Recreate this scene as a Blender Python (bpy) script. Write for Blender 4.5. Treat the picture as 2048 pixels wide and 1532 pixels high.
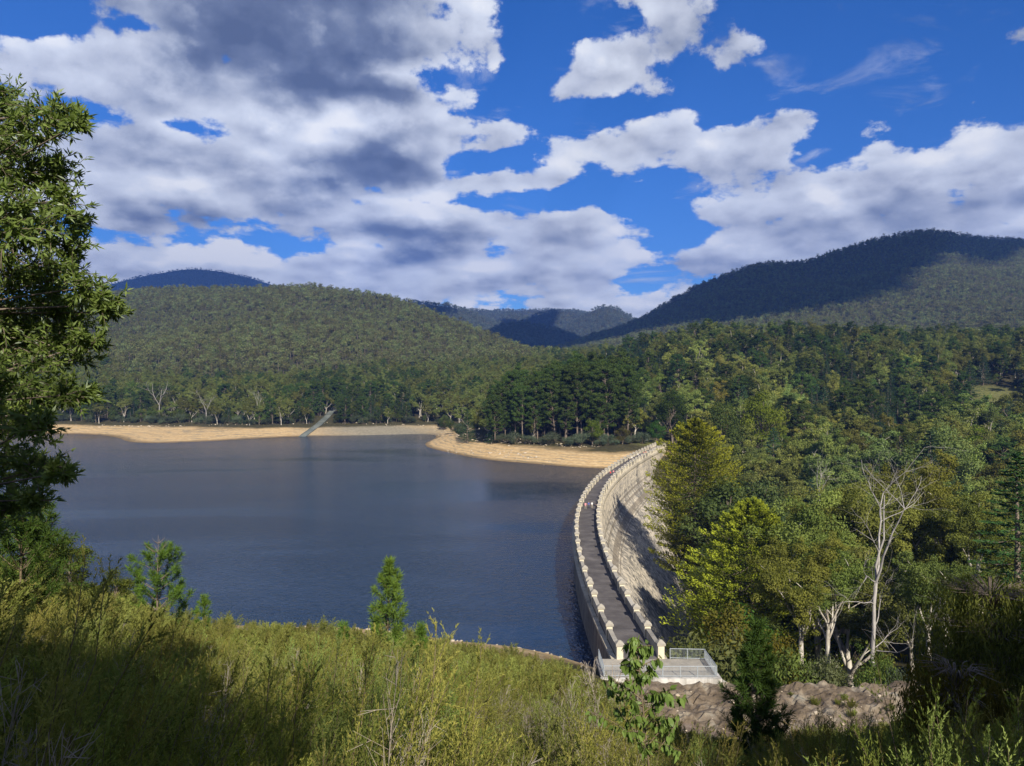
import bpy, bmesh, math, random
import numpy as np
from mathutils import Vector, Matrix

random.seed(7)
RNG = np.random.default_rng(7)
for o in list(bpy.data.objects):
    bpy.data.objects.remove(o)
SC = bpy.context.scene
COL = SC.collection
R = math.radians

# ------------------------------------------------------------------ camera
EYE = 36.0                       # metres above the lake
cam_d = bpy.data.cameras.new('camera')
cam = bpy.data.objects.new('camera', cam_d)
COL.objects.link(cam)
cam.location = (0, 0, EYE)
cam.rotation_euler = (R(90), 0, 0)
cam_d.sensor_width = 36.0
cam_d.lens = 36.0 * 1500.0 / 2048.0
cam_d.clip_start = 0.1
cam_d.clip_end = 30000
SC.camera = cam

# ------------------------------------------------------------------ sun, sky, exposure
SUN_EL, SUN_AZ = R(33.0), R(17.0)          # azimuth measured from straight behind the viewer, to the right
TO_SUN = Vector((math.cos(SUN_EL) * math.sin(SUN_AZ), -math.cos(SUN_EL) * math.cos(SUN_AZ), math.sin(SUN_EL)))
sun_d = bpy.data.lights.new('sun', 'SUN')
sun_d.energy = 5.0
sun_d.angle = R(0.53)
sun_d.color = (1.0, 0.93, 0.80)
sun = bpy.data.objects.new('sun', sun_d)
COL.objects.link(sun)
sun.rotation_euler = TO_SUN.to_track_quat('Z', 'Y').to_euler()

SC.view_settings.view_transform = 'Standard'
SC.view_settings.look = 'None'
SC.view_settings.gamma = 1.0
SC.view_settings.use_curve_mapping = False
SC.view_settings.exposure = 0.66
cy = SC.cycles
cy.max_bounces = 4
cy.diffuse_bounces = 2
cy.glossy_bounces = 2
cy.transmission_bounces = 2
cy.transparent_max_bounces = 4
cy.volume_bounces = 0
cy.use_adaptive_sampling = True
cy.adaptive_threshold = 0.012
cy.use_denoising = True
cy.denoiser = 'OPENIMAGEDENOISE'
cy.caustics_reflective = False
cy.caustics_refractive = False
SC.render.use_persistent_data = False


class NT:
    """short-hand for building node trees"""
    def __init__(self, tree):
        self.t = tree
        self.n = tree.nodes
        self.l = tree.links

    def node(self, kind, **kw):
        nd = self.n.new(kind)
        ins = kw.pop('ins', None)
        for k, v in kw.items():
            setattr(nd, k, v)
        if ins:
            for k, v in ins.items():
                self.put(nd, k, v)
        return nd

    def put(self, nd, k, v):
        s = nd.inputs[k]
        if isinstance(v, bpy.types.NodeSocket):
            self.l.new(v, s)
        else:
            s.default_value = v

    def math(self, op, a, b=0.0, c=0.0, clamp=False):
        nd = self.n.new('ShaderNodeMath')
        nd.operation = op
        nd.use_clamp = clamp
        self.put(nd, 0, a)
        self.put(nd, 1, b)
        self.put(nd, 2, c)
        return nd.outputs[0]

    def vmath(self, op, a, b=(0, 0, 0), c=(0, 0, 0)):
        nd = self.n.new('ShaderNodeVectorMath')
        nd.operation = op
        self.put(nd, 0, a)
        self.put(nd, 1, b)
        if op == 'MULTIPLY_ADD':
            self.put(nd, 2, c)
        return nd.outputs['Value'] if op in ('DOT_PRODUCT', 'LENGTH', 'DISTANCE') else nd.outputs[0]

    def noise(self, vec, scale, detail=4.0, rough=0.55, dim='3D', lac=2.0, dist=0.0):
        nd = self.node('ShaderNodeTexNoise', noise_dimensions=dim)
        if vec is not None:
            self.l.new(vec, nd.inputs['Vector'])
        nd.inputs['Scale'].default_value = scale
        nd.inputs['Detail'].default_value = detail
        nd.inputs['Roughness'].default_value = rough
        nd.inputs['Lacunarity'].default_value = lac
        nd.inputs['Distortion'].default_value = dist
        return nd

    def remap(self, v, a, b, c=0.0, d=1.0, smooth=False):
        nd = self.node('ShaderNodeMapRange')
        nd.interpolation_type = 'SMOOTHSTEP' if smooth else 'LINEAR'
        self.put(nd, 'Value', v)
        for k, x in (('From Min', a), ('From Max', b), ('To Min', c), ('To Max', d)):
            self.put(nd, k, x)
        return nd.outputs[0]

    def mix(self, f, a, b, blend='MIX'):
        nd = self.node('ShaderNodeMix', data_type='RGBA', blend_type=blend)
        self.put(nd, 0, f)
        self.put(nd, 6, a if isinstance(a, bpy.types.NodeSocket) else tuple(a) + ((1.0,) if len(a) == 3 else ()))
        self.put(nd, 7, b if isinstance(b, bpy.types.NodeSocket) else tuple(b) + ((1.0,) if len(b) == 3 else ()))
        return nd.outputs[2]

    def ramp(self, f, stops, interp='LINEAR'):
        nd = self.node('ShaderNodeValToRGB')
        cr = nd.color_ramp
        cr.interpolation = interp
        while len(cr.elements) < len(stops):
            cr.elements.new(0.5)
        for e, (p, c) in zip(cr.elements, stops):
            e.position = p
            e.color = tuple(c) + ((1.0,) if len(c) == 3 else ())
        self.put(nd, 0, f)
        return nd.outputs[0]


# sky cover seen from here: how much cloud stands in each direction (0 none .. 9 full) and how bright it is,
# 32 columns across the view, 20 rows from 27 degrees up to 6 degrees up
COVER = """
00668999 99999997 30189841 10110000
03962899 99999997 30029952 10000012
89999999 99999986 21799856 21000015
79999999 99999866 01899754 10000012
37999997 99966421 03997341 00000001
46899999 99999750 14869131 00000002
55569999 99999970 13520111 43010442
54236368 99999943 21124425 86451123
56699986 89999976 77789879 74133578
88999999 79999977 57999999 61387999
88999999 99999842 36477778 46899888
88999999 99999978 87201345 88899669
88999999 99998432 11000456 79999998
66787889 99999998 77741588 99999998
44453463 53699999 99962388 99999999
77899768 45879985 88872589 99999999
88999999 99997688 99873789 99999999
66688888 89999889 88853678 89999999
66688888 88888885 77776678 88888888
66677777 77777777 88887777 77777777
"""
LIGHT = """
55334443 33334687 55667544 44444444
56655332 22334566 55566654 44444444
66666422 24323455 55655455 54444344
56656522 33223555 55665555 55555444
55676546 32256655 55665555 55555544
55666556 52223677 55665555 55555544
55555566 54754866 55665566 66655555
55555866 67984566 65566666 55555566
55565876 68976666 66666676 76566777
66655556 85434566 66677776 66787896
66876456 64222566 67666655 56866456
77669975 64344566 66655555 66556776
88845787 56678866 66666665 68756654
66633335 55667877 66666666 67655568
55584445 44434446 65685676 55555555
77778999 87973345 65686676 55555555
66656899 85645589 78785555 66666666
66666666 66867764 55566566 66666666
66666666 66667676 66677666 66666666
66666666 66666677 77777666 66666666
"""


def grid(txt):
    return np.array([[int(ch) / 9.0 for ch in ln.replace(' ', '')] for ln in txt.strip().splitlines()])


world = bpy.data.worlds.new('World')
SC.world = world
world.use_nodes = True
wt = NT(world.node_tree)
wt.n.clear()
w_out = wt.node('ShaderNodeOutputWorld')
tc = wt.node('ShaderNodeTexCoord').outputs['Generated']
sx = wt.node('ShaderNodeSeparateXYZ', ins={0: tc})
dx, dy, dz = sx.outputs[0], sx.outputs[1], sx.outputs[2]
sky = wt.node('ShaderNodeTexSky', sky_type='NISHITA', sun_disc=False, sun_elevation=SUN_EL,
              sun_rotation=math.pi - SUN_AZ, altitude=400.0, air_density=1.0, dust_density=0.25, ozone_density=4.0)
hor = wt.math('SQRT', wt.math('ADD', wt.math('MULTIPLY', dx, dx), wt.math('MULTIPLY', dy, dy)))
el = wt.math('ARCTAN2', dz, hor)
az0 = wt.math('ARCTAN2', dx, dy)
# warp so that the edges of the cover billow
elp = wt.math('LOGARITHM', wt.math('ADD', wt.math('MAXIMUM', el, 0.0), 0.22), math.e)
co = wt.node('ShaderNodeCombineXYZ', ins={0: wt.math('MULTIPLY', az0, 1.15), 1: wt.math('MULTIPLY', elp, 0.92), 2: 0.0}).outputs[0]
wp = wt.noise(co, 9.0, 5.0, 0.60)
wv = wt.vmath('SUBTRACT', wp.outputs['Color'], (0.5, 0.5, 0.5))
ws = wt.node('ShaderNodeSeparateXYZ', ins={0: wv})
azw = wt.math('MULTIPLY_ADD', ws.outputs[0], 0.055, az0)
elw = wt.math('MULTIPLY_ADD', ws.outputs[1], 0.030, el)
AZM = R(36.0)
# the same run of cloud goes on, mirrored, all round the horizon
azp = wt.math('SUBTRACT', wt.math('PINGPONG', wt.math('ADD', azw, AZM), 2 * AZM), AZM)
fu = wt.math('MULTIPLY_ADD', azp, 0.5 / AZM, 0.5)
G0, L0 = grid(COVER), grid(LIGHT)
NR, NC = 20, 32
EL_TOP, EL_BOT = R(27.0), R(4.0)


def resample(g):
    out = np.zeros((NR, NC))
    for i in range(NR):
        e = EL_TOP + (EL_BOT - EL_TOP) * i / (NR - 1)
        for j in range(NC):
            a = -AZM + 2 * AZM * j / (NC - 1)
            px = 1024 + 1500 * math.tan(a)
            py = 766 - 1500 * math.tan(e) / math.cos(a)
            c = min(max((px - 32) / 64.0, 0), 30.999)
            r = min(max((py - 16) / 32.0, 0), 18.999)
            c0, r0 = int(c), int(r)
            fc, fr = c - c0, r - r0
            out[i, j] = ((g[r0, c0] * (1 - fc) + g[r0, c0 + 1] * fc) * (1 - fr)
                         + (g[r0 + 1, c0] * (1 - fc) + g[r0 + 1, c0 + 1] * fc) * fr)
    return out


G1, L1 = resample(G0), resample(L0)
row = wt.math('MULTIPLY', wt.math('SUBTRACT', EL_TOP, elw), (NR - 1) / (EL_TOP - EL_BOT))
row = wt.math('MINIMUM', wt.math('MAXIMUM', row, 0.0), NR - 1.0)
acc_v = None
for i in range(NR):
    w_i = wt.math('SUBTRACT', 1.0, wt.math('ABSOLUTE', wt.math('SUBTRACT', row, float(i))), clamp=True)
    rp_i = wt.ramp(fu, [(j / (NC - 1), (G1[i, j], L1[i, j], 0.0)) for j in range(NC)], 'CARDINAL')
    wc_i = wt.node('ShaderNodeCombineXYZ', ins={0: w_i, 1: w_i, 2: 0.0}).outputs[0]
    acc_v = wt.vmath('MULTIPLY', rp_i, wc_i) if acc_v is None else wt.vmath('MULTIPLY_ADD', rp_i, wc_i, acc_v)
sp_v = wt.node('ShaderNodeSeparateXYZ', ins={0: acc_v})
cover, light = sp_v.outputs[0], sp_v.outputs[1]
n_edge = wt.noise(co, 12.0, 10.0, 0.57)
n_fine = wt.noise(co, 46.0, 5.0, 0.62)
cw = wt.vmath('MULTIPLY_ADD', wt.vmath('SUBTRACT', wt.noise(co, 26.0, 4.0, 0.6).outputs['Color'], (0.5, 0.5, 0.5)), (0.035, 0.03, 0.0), co)


def puffs(shift):
    """cauliflower heads: rounded cells at two sizes"""
    acc = None
    for sc_, k in ((8.5, 0.62), (21.0, 0.34)):
        v = wt.node('ShaderNodeTexVoronoi', voronoi_dimensions='2D', feature='SMOOTH_F1')
        v.inputs['Scale'].default_value = sc_
        v.inputs['Smoothness'].default_value = 0.35
        wt.l.new(wt.vmath('ADD', cw, shift), v.inputs['Vector'])
        q = wt.math('MULTIPLY', wt.math('SUBTRACT', 0.42, v.outputs['Distance']), k)
        acc = q if acc is None else wt.math('ADD', acc, q)
    return acc


pf = puffs((0.0, 0.0, 0.0))
pf_up = puffs((0.009, 0.026, 0.0))
dens = wt.math('MULTIPLY_ADD', wt.math('SUBTRACT', n_edge.outputs[0], 0.5), 1.25, cover)
dens = wt.math('MULTIPLY_ADD', wt.math('SUBTRACT', n_fine.outputs[0], 0.5), 0.44, dens)
dens = wt.math('MULTIPLY_ADD', pf, 0.75, dens)
# light falls on the upper side of every billow
bill = wt.math('SUBTRACT', pf, pf_up)
br = wt.math('MULTIPLY_ADD', wt.math('SUBTRACT', light, 0.55), 1.38, 0.485)
br = wt.math('MULTIPLY_ADD', bill, 0.75, br)
br = wt.math('MULTIPLY_ADD', wt.math('SUBTRACT', n_fine.outputs[0], 0.5), 0.36, br)
br = wt.math('MULTIPLY_ADD', wt.math('SUBTRACT', n_edge.outputs[0], 0.5), 0.50, br)
# thin rims of a cloud pass more light than its thick middle
rim = wt.remap(dens, 0.60, 1.05, 0.10, -0.04)
br = wt.math('ADD', br, rim)
mask = wt.remap(dens, 0.49, 0.70, 0.0, 1.0, smooth=True)
# torn thin wisps in the open blue
n_w = wt.noise(wt.vmath('MULTIPLY', co, (0.75, 1.5, 1.0)), 8.5, 8.0, 0.60, dist=0.5)
wisp = wt.math('MULTIPLY', wt.remap(n_w.outputs[0], 0.565, 0.74, 0.0, 0.55, smooth=True), wt.remap(cover, 0.0, 0.16, 0.55, 1.0))
mask = wt.math('MAXIMUM', mask, wisp)
ccol = wt.ramp(br, [(0.0, (0.10, 0.125, 0.205)), (0.22, (0.17, 0.205, 0.305)), (0.42, (0.37, 0.415, 0.52)), (0.62, (0.61, 0.65, 0.75)),
                    (0.80, (0.78, 0.83, 0.93)), (1.0, (1.02, 1.03, 1.05))], 'LINEAR')
bg_sky = wt.node('ShaderNodeBackground', ins={'Strength': 0.069})
hs = wt.node('ShaderNodeHueSaturation', ins={'Saturation': 1.25, 'Value': 1.0, 'Color': sky.outputs[0]})
wt.l.new(wt.mix(1.0, hs.outputs[0], (0.55, 0.80, 1.22), 'MULTIPLY'), bg_sky.inputs[0])
bg_cl = wt.node('ShaderNodeBackground', ins={'Strength': 0.66, 'Color': ccol})
above = wt.remap(el, -0.02, 0.02)
mx = wt.node('ShaderNodeMixShader', ins={0: wt.math('MULTIPLY', mask, above), 1: bg_sky.outputs[0], 2: bg_cl.outputs[0]})
wt.l.new(mx.outputs[0], w_out.inputs[0])

# ------------------------------------------------------------------ helpers
def tag(o, label=None, cat=None, group=None, kind=None):
    if label:
        o['label'] = label
    if cat:
        o['category'] = cat
    if group:
        o['group'] = group
    if kind:
        o['kind'] = kind
    return o


def link(name, mesh, mats=None, parent=None):
    o = bpy.data.objects.new(name, mesh)
    COL.objects.link(o)
    if mats is not None and not len(mesh.materials):
        for m in (mats if isinstance(mats, (list, tuple)) else [mats]):
            mesh.materials.append(m)
    if parent is not None:
        o.parent = parent
    return o


def empty(name, loc, rz=0.0, s=1.0):
    o = bpy.data.objects.new(name, None)
    COL.objects.link(o)
    o.empty_display_size = 0.2
    o.location = loc
    o.rotation_euler = (0, 0, rz)
    o.scale = (s, s, s)
    return o


class MB:
    """collects vertices, polygons and a per-vertex tint, and makes ONE mesh of them"""
    def __init__(self):
        self.v, self.f, self.m, self.t, self.n = [], [], [], [], 0
        self.sm = []

    def add(self, verts, faces, mat=0, tint=0.5, smooth=False):
        verts = np.asarray(verts, float).reshape(-1, 3)
        faces = np.asarray(faces, int)
        self.v.append(verts)
        self.f.append(faces + self.n)
        self.m.append(np.full(len(faces), mat, int))
        self.sm.append(np.full(len(faces), smooth, bool))
        self.t.append(np.broadcast_to(np.asarray(tint, float), (len(verts),)).copy())
        self.n += len(verts)

    def tube(self, pts, rad, n=6, mat=0, tint=0.5, cap=True):
        pts = np.asarray(pts, float)
        k = len(pts)
        rad = np.broadcast_to(np.asarray(rad, float), (k,))
        d = np.gradient(pts, axis=0)
        d /= np.linalg.norm(d, axis=1)[:, None] + 1e-9
        ref = np.where(np.abs(d[:, 2:3]) > 0.9, np.array([[1.0, 0, 0]]), np.array([[0, 0, 1.0]]))
        a = np.cross(d, ref)
        a /= np.linalg.norm(a, axis=1)[:, None] + 1e-9
        b = np.cross(d, a)
        th = np.arange(n) * 2 * np.pi / n
        vs = pts[:, None, :] + rad[:, None, None] * (np.cos(th)[None, :, None] * a[:, None, :] + np.sin(th)[None, :, None] * b[:, None, :])
        i = np.arange(k - 1)[:, None] * n
        j = np.arange(n)[None, :]
        j2 = (j + 1) % n
        q = np.stack([i + j, i + j2, i + n + j2, i + n + j], -1).reshape(-1, 4)
        self.add(vs, q, mat, tint, True)
        if cap and n > 3:
            self.add(vs[-1], [list(range(n))] if n == 4 else [[0, x, x + 1, x + 1] for x in range(1, n - 1)], mat, tint)

    def cards(self, c, axis, side, L, W, mat=0, tint=0.5):
        """diamond shaped leaves at c, long axis, width along side"""
        c = np.asarray(c, float)
        L = np.broadcast_to(np.asarray(L, float), (len(c),))[:, None]
        W = np.broadcast_to(np.asarray(W, float), (len(c),))[:, None]
        tint = np.broadcast_to(np.asarray(tint, float), (len(c),))
        vs = np.stack([c - axis * L / 2, c - axis * L * 0.05 + side * W / 2, c + axis * L / 2, c - axis * L * 0.05 - side * W / 2], 1)
        q = np.arange(len(c) * 4).reshape(-1, 4)
        self.add(vs.reshape(-1, 3), q, mat, np.repeat(tint, 4))

    def box(self, p0, p1, mat=0, tint=0.5):
        x0, y0, z0 = p0
        x1, y1, z1 = p1
        v = [(x0, y0, z0), (x1, y0, z0), (x1, y1, z0), (x0, y1, z0), (x0, y0, z1), (x1, y0, z1), (x1, y1, z1), (x0, y1, z1)]
        self.add(v, [(0, 3, 2, 1), (4, 5, 6, 7), (0, 1, 5, 4), (1, 2, 6, 5), (2, 3, 7, 6), (3, 0, 4, 7)], mat, tint)

    def mesh(self, name):
        me = bpy.data.meshes.new(name)
        if not self.v:
            return me
        v = np.concatenate(self.v)
        loops, starts, tot = [], [], 0
        counts = []
        for f in self.f:
            if f.shape[1] == 4:
                deg = f[:, 2] == f[:, 3]
                if deg.any():
                    for row in f:
                        r = row[:3] if row[2] == row[3] else row
                        loops.append(np.asarray(r))
                        counts.append(np.array([len(r)]))
                    continue
            loops.append(f.reshape(-1))
            counts.append(np.full(len(f), f.shape[1]))
        loops = np.concatenate(loops).astype(np.int32)
        counts = np.concatenate(counts).astype(np.int32)
        starts = np.concatenate([[0], np.cumsum(counts)[:-1]]).astype(np.int32)
        me.vertices.add(len(v))
        me.vertices.foreach_set('co', v.astype(np.float32).reshape(-1))
        me.loops.add(len(loops))
        me.loops.foreach_set('vertex_index', loops)
        me.polygons.add(len(counts))
        me.polygons.foreach_set('loop_start', starts)
        me.polygons.foreach_set('loop_total', counts)
        me.polygons.foreach_set('material_index', np.concatenate(self.m).astype(np.int32))
        me.polygons.foreach_set('use_smooth', np.concatenate(self.sm))
        at = me.attributes.new('tint', 'FLOAT', 'POINT')
        at.data.foreach_set('value', np.concatenate(self.t).astype(np.float32))
        me.update(calc_edges=True)
        return me


def unit(a):
    return a / (np.linalg.norm(a, axis=-1, keepdims=True) + 1e-9)


def rand_dirs(n, rng):
    return unit(rng.normal(size=(n, 3)))


# ------------------------------------------------------------------ materials
def new_mat(name):
    m = bpy.data.materials.new(name)
    m.use_nodes = True
    t = NT(m.node_tree)
    t.n.clear()
    out = t.node('ShaderNodeOutputMaterial')
    return m, t, out


def foliage_mat(name, c_lo, c_hi, var=0.25, trans=0.30, use_obj_color=True, gloss=0.0):
    """leaf: colour runs c_lo..c_hi with the leaf's own tint; each plant a little different"""
    m, t, out = new_mat(name)
    at = t.node('ShaderNodeAttribute', attribute_name='tint').outputs['Fac']
    oi = t.node('ShaderNodeObjectInfo')
    c = t.mix(at, c_lo, c_hi)
    hs = t.node('ShaderNodeHueSaturation')
    t.l.new(t.math('MULTIPLY_ADD', oi.outputs['Random'], 0.18 * var, 0.5 - 0.09 * var), hs.inputs['Hue'])
    t.l.new(t.math('MULTIPLY_ADD', oi.outputs['Random'], 2 * var, 1 - var), hs.inputs['Value'])
    hs.inputs['Saturation'].default_value = 1.0
    t.l.new(c, hs.inputs['Color'])
    col = hs.outputs[0]
    if use_obj_color:
        col = t.mix(1.0, col, oi.outputs['Color'], 'MULTIPLY')
    d = t.node('ShaderNodeBsdfDiffuse', ins={'Color': col})
    tl = t.node('ShaderNodeBsdfTranslucent', ins={'Color': t.mix(1.0, col, (1.1, 1.25, 0.5), 'MULTIPLY')})
    s = t.node('ShaderNodeMixShader', ins={0: trans, 1: d.outputs[0], 2: tl.outputs[0]}).outputs[0]
    if gloss:
        g = t.node('ShaderNodeBsdfGlossy', ins={'Color': (0.8, 0.85, 0.9, 1), 'Roughness': 0.42})
        s = t.node('ShaderNodeMixShader', ins={0: gloss, 1: s, 2: g.outputs[0]}).outputs[0]
    t.l.new(s, out.inputs[0])
    return m


def rough_mat(name, stops, scale, rough=0.85, detail=5.0, bump=0.0, coord='Object', bscale=None, stretch=None):
    m, t, out = new_mat(name)
    co = t.node('ShaderNodeTexCoord').outputs[coord]
    if stretch:
        co = t.vmath('MULTIPLY', co, stretch)
    n = t.noise(co, scale, detail, 0.6)
    p = t.node('ShaderNodeBsdfPrincipled', ins={'Roughness': rough})
    p.inputs['Specular IOR Level'].default_value = 0.25
    t.l.new(t.ramp(n.outputs[0], stops), p.inputs['Base Color'])
    if bump:
        b = t.node('ShaderNodeBump', ins={'Strength': bump, 'Distance': 0.05})
        n2 = t.noise(co, bscale or scale * 3, 4.0, 0.6)
        t.l.new(n2.outputs[0], b.inputs['Height'])
        t.l.new(b.outputs[0], p.inputs['Normal'])
    t.l.new(p.outputs[0], out.inputs[0])
    return m


M = {}
M['bark'] = rough_mat('bark', [(0.3, (0.10, 0.075, 0.055)), (0.7, (0.22, 0.18, 0.14))], 3.0, bump=0.5, stretch=(1, 1, 0.2))
M['pale_bark'] = rough_mat('pale_bark', [(0.3, (0.20, 0.165, 0.13)), (0.5, (0.42, 0.38, 0.32)), (0.75, (0.60, 0.57, 0.50))], 1.6, bump=0.2, stretch=(1, 1, 0.25))
M['dead_wood'] = rough_mat('dead_wood', [(0.3, (0.20, 0.185, 0.17)), (0.6, (0.36, 0.335, 0.31)), (0.8, (0.48, 0.455, 0.43))], 2.5, bump=0.2, stretch=(1, 1, 0.2))
M['twig'] = rough_mat('twig', [(0.3, (0.10, 0.07, 0.04)), (0.7, (0.20, 0.155, 0.10))], 5.0)
M['dry_twig'] = rough_mat('dry_twig', [(0.3, (0.22, 0.18, 0.14)), (0.7, (0.42, 0.37, 0.31))], 5.0)
M['gum'] = foliage_mat('gum_leaf', (0.082, 0.100, 0.026), (0.200, 0.215, 0.058), 0.26)
M['pine'] = foliage_mat('pine_needle', (0.030, 0.055, 0.014), (0.075, 0.105, 0.026), 0.18, trans=0.15)
M['conifer'] = foliage_mat('conifer_needle', (0.032, 0.064, 0.036), (0.080, 0.130, 0.062), 0.2, trans=0.15)
M['broad'] = foliage_mat('broad_leaf', (0.055, 0.082, 0.020), (0.140, 0.175, 0.040), 0.25, trans=0.35)
M['golden'] = foliage_mat('golden_cypress_leaf', (0.028, 0.058, 0.010), (0.29, 0.335, 0.030), 0.05, trans=0.15)
M['wattle_bush'] = foliage_mat('grey_green_leaf', (0.060, 0.082, 0.048), (0.125, 0.150, 0.095), 0.22)
M['kunzea'] = foliage_mat('heath_leaf', (0.095, 0.108, 0.025), (0.265, 0.268, 0.072), 0.22, trans=0.35)
M['heath_dead'] = foliage_mat('dry_heath_leaf', (0.13, 0.105, 0.065), (0.27, 0.23, 0.16), 0.2, trans=0.2)
M['phyllode'] = foliage_mat('phyllode', (0.066, 0.105, 0.022), (0.185, 0.245, 0.058), 0.05, trans=0.35, gloss=0.02)
M['sap_leaf'] = foliage_mat('sapling_gum_leaf', (0.085, 0.145, 0.028), (0.175, 0.245, 0.058), 0.05, trans=0.30, gloss=0.02)
M['young_pine'] = foliage_mat('young_pine_needle', (0.065, 0.115, 0.020), (0.160, 0.235, 0.040), 0.05, trans=0.25)
M['blue_gum'] = foliage_mat('blue_grey_gum_leaf', (0.058, 0.080, 0.066), (0.140, 0.165, 0.135), 0.25, trans=0.2)  # glaucous leaf pushed bluer, distance haze put into its colour
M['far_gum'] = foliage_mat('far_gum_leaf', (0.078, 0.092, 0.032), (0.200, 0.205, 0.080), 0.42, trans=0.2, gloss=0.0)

# ------------------------------------------------------------------ the ground: a smooth surface through surveyed heights
SURVEY = np.array([
    # the lookout hill
    (0, 0, 34.3), (-10, 0, 34.8), (12, 0, 34.0), (0, -30, 40), (-40, -30, 44), (40, -30, 40), (0, -70, 48), (-80, -60, 52), (90, -60, 48),
    (0, 8, 29.9), (0, 20, 26.0), (0, 38, 20.3), (0, 60, 12.3), (0, 80, 6.0), (8, 97, 0), (-24, 110, 0), (-24, 97, 4.5), (4, 45, 16.6), (8, 70, 7.0),
    (-20, 38, 22.6), (-12, 25, 26.5), (-25, 60, 14.3), (-40, 60, 19.5), (-60, 60, 22), (-46, 100, 3.5), (-46, 112, 0), (-80, 125, 0), (-72, 112, 5), (-130, 160, 0), (-118, 138, 6),
    (-240, 240, 0), (-225, 215, 6), (-420, 340, 0), (-400, 300, 8), (-120, 60, 30), (-40, 20, 34), (-20, 12, 32), (-300, 150, 30),
    (6, 20, 26.0), (12, 20, 25.0), (12, 30, 20.0), (13, 45, 13.2), (17, 60, 7.2), (30, 60, 7.6), (24, 45, 14.5), (24, 30, 21), (18, 20, 26), (8, 14, 28.0), (40, 20, 30), (45, 40, 20), (60, 60, 10), (100, 50, 22), (160, 60, 30), (300, 100, 40),
    # the bench beside the dam and the gorge below it
    (15, 72, 5.8), (12, 78, 5.6), (28, 72, 5.3), (45, 74, 5.3), (28, 88, -5), (48, 100, -6), (70, 90, 0), (100, 100, -4), (40, 120, -18), (60, 150, -24), (45, 200, -34), (60, 250, -30), (100, 250, -22), (100, 150, -14),
    (150, 130, -2), (150, 200, -14), (200, 200, -4), (260, 200, 8), (150, 300, -8), (200, 300, 0), (250, 300, 8), (300, 300, 14), (75, 300, -18), (100, 340, -3), (400, 300, 26), (500, 400, 40),
    # the far abutment, the spit and the garden hill
    (66, 360, 5.6), (80, 372, 6.0), (120, 380, 6), (113, 450, 24), (30, 450, 14), (60, 420, 11), (150, 520, 42), (250, 550, 46), (200, 450, 22), (286, 450, 25), (300, 470, 29), (250, 400, 13), (350, 500, 38), (420, 450, 44),
    (165, 650, 66), (206, 650, 69), (300, 650, 62), (420, 650, 62), (100, 650, 50), (206, 800, 62), (300, 900, 62), (600, 700, 70), (700, 1000, 80), (40, 560, 22),
    (43, 366, 5), (19, 375, 5), (-6, 391, 5), (-31, 447, 5), (-20, 430, 6.5), (35, 317, 0), (54, 316, -1), (16.7, 329, 0), (-5.5, 346, 0), (-32, 388, 0), (-46, 418.6, 0), (-51, 474, 0), (-61, 529, 0), (-58, 567, 5),
    # the far shore
    (-143, 505, 0), (-147, 540, 5), (-187, 465, 0), (-190, 530, 5), (-217, 450, 0), (-222, 548, 5), (-308, 529, 0), (-330, 567, 5), (-420, 560, 0), (-440, 590, 5), (-100, 547, 4.6), (-100, 518, 0),
    (-300, 650, 16), (-150, 620, 14), (-50, 640, 16), (-300, 800, 30), (-100, 800, 36), (50, 800, 46), (0, 600, 18), (0, 1000, 60), (-300, 1000, 58), (-600, 1000, 80), (-600, 700, 30), (-900, 1100, 100), (-900, 600, 30), (300, 1150, 80), (0, 1200, 75), (-400, 1200, 80), (900, 1150, 100), (900, 500, 70),
    # the bed of the lake
    (-100, 300, -15), (-200, 400, -10), (-30, 200, -20), (-40, 150, -9), (0, 150, -18), (8, 120, -12), (10, 250, -20), (-150, 440, -7), (-70, 470, -4), (0, 300, -12), (-300, 430, -10), (-150, 250, -12), (-300, 350, -10), (-450, 430, -8), (20, 200, -26), (30, 290, -10),
], float)


def tps_fit(p):
    n = len(p)
    d = np.linalg.norm(p[:, None, :2] - p[None, :, :2], axis=2)
    K = np.where(d > 0, d * d * np.log(d + 1e-9), 0) + np.eye(n) * 12.0
    P = np.column_stack([np.ones(n), p[:, :2]])
    A = np.block([[K, P], [P.T, np.zeros((3, 3))]])
    w = np.linalg.solve(A, np.concatenate([p[:, 2], np.zeros(3)]))
    return w


TPS_S = 100.0
_sp = SURVEY.copy()
_sp[:, :2] /= TPS_S
TPS_W = None


def _fit():
    n = len(_sp)
    d = np.linalg.norm(_sp[:, None, :2] - _sp[None, :, :2], axis=2)
    K = np.where(d > 0, d * d * np.log(d + 1e-12), 0) + np.eye(n) * 1e-4
    P = np.column_stack([np.ones(n), _sp[:, :2]])
    A = np.block([[K, P], [P.T, np.zeros((3, 3))]])
    return np.linalg.solve(A, np.concatenate([_sp[:, 2], np.zeros(3)]))


TPS_W = _fit()


def value_noise(x, y, seed=0):
    xi, yi = np.floor(x).astype(int), np.floor(y).astype(int)
    fx, fy = x - xi, y - yi
    fx, fy = fx * fx * (3 - 2 * fx), fy * fy * (3 - 2 * fy)

    def h(a, b):
        k = (a * 374761393 + b * 668265263 + seed * 69069) & 0x7fffffff
        k = ((k ^ (k >> 13)) * 1274126177) & 0x7fffffff
        return ((k ^ (k >> 16)) & 0xffff) / 65535.0 - 0.5
    return ((h(xi, yi) * (1 - fx) + h(xi + 1, yi) * fx) * (1 - fy) + (h(xi, yi + 1) * (1 - fx) + h(xi + 1, yi + 1) * fx) * fy)


def fbm(x, y, scale, octs=4, seed=0):
    r, a, f = 0.0, 1.0, 1.0 / scale
    for k in range(octs):
        r = r + a * value_noise(x * f + 31.7 * k, y * f - 17.3 * k, seed + k)
        a *= 0.5
        f *= 2.0
    return r


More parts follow.
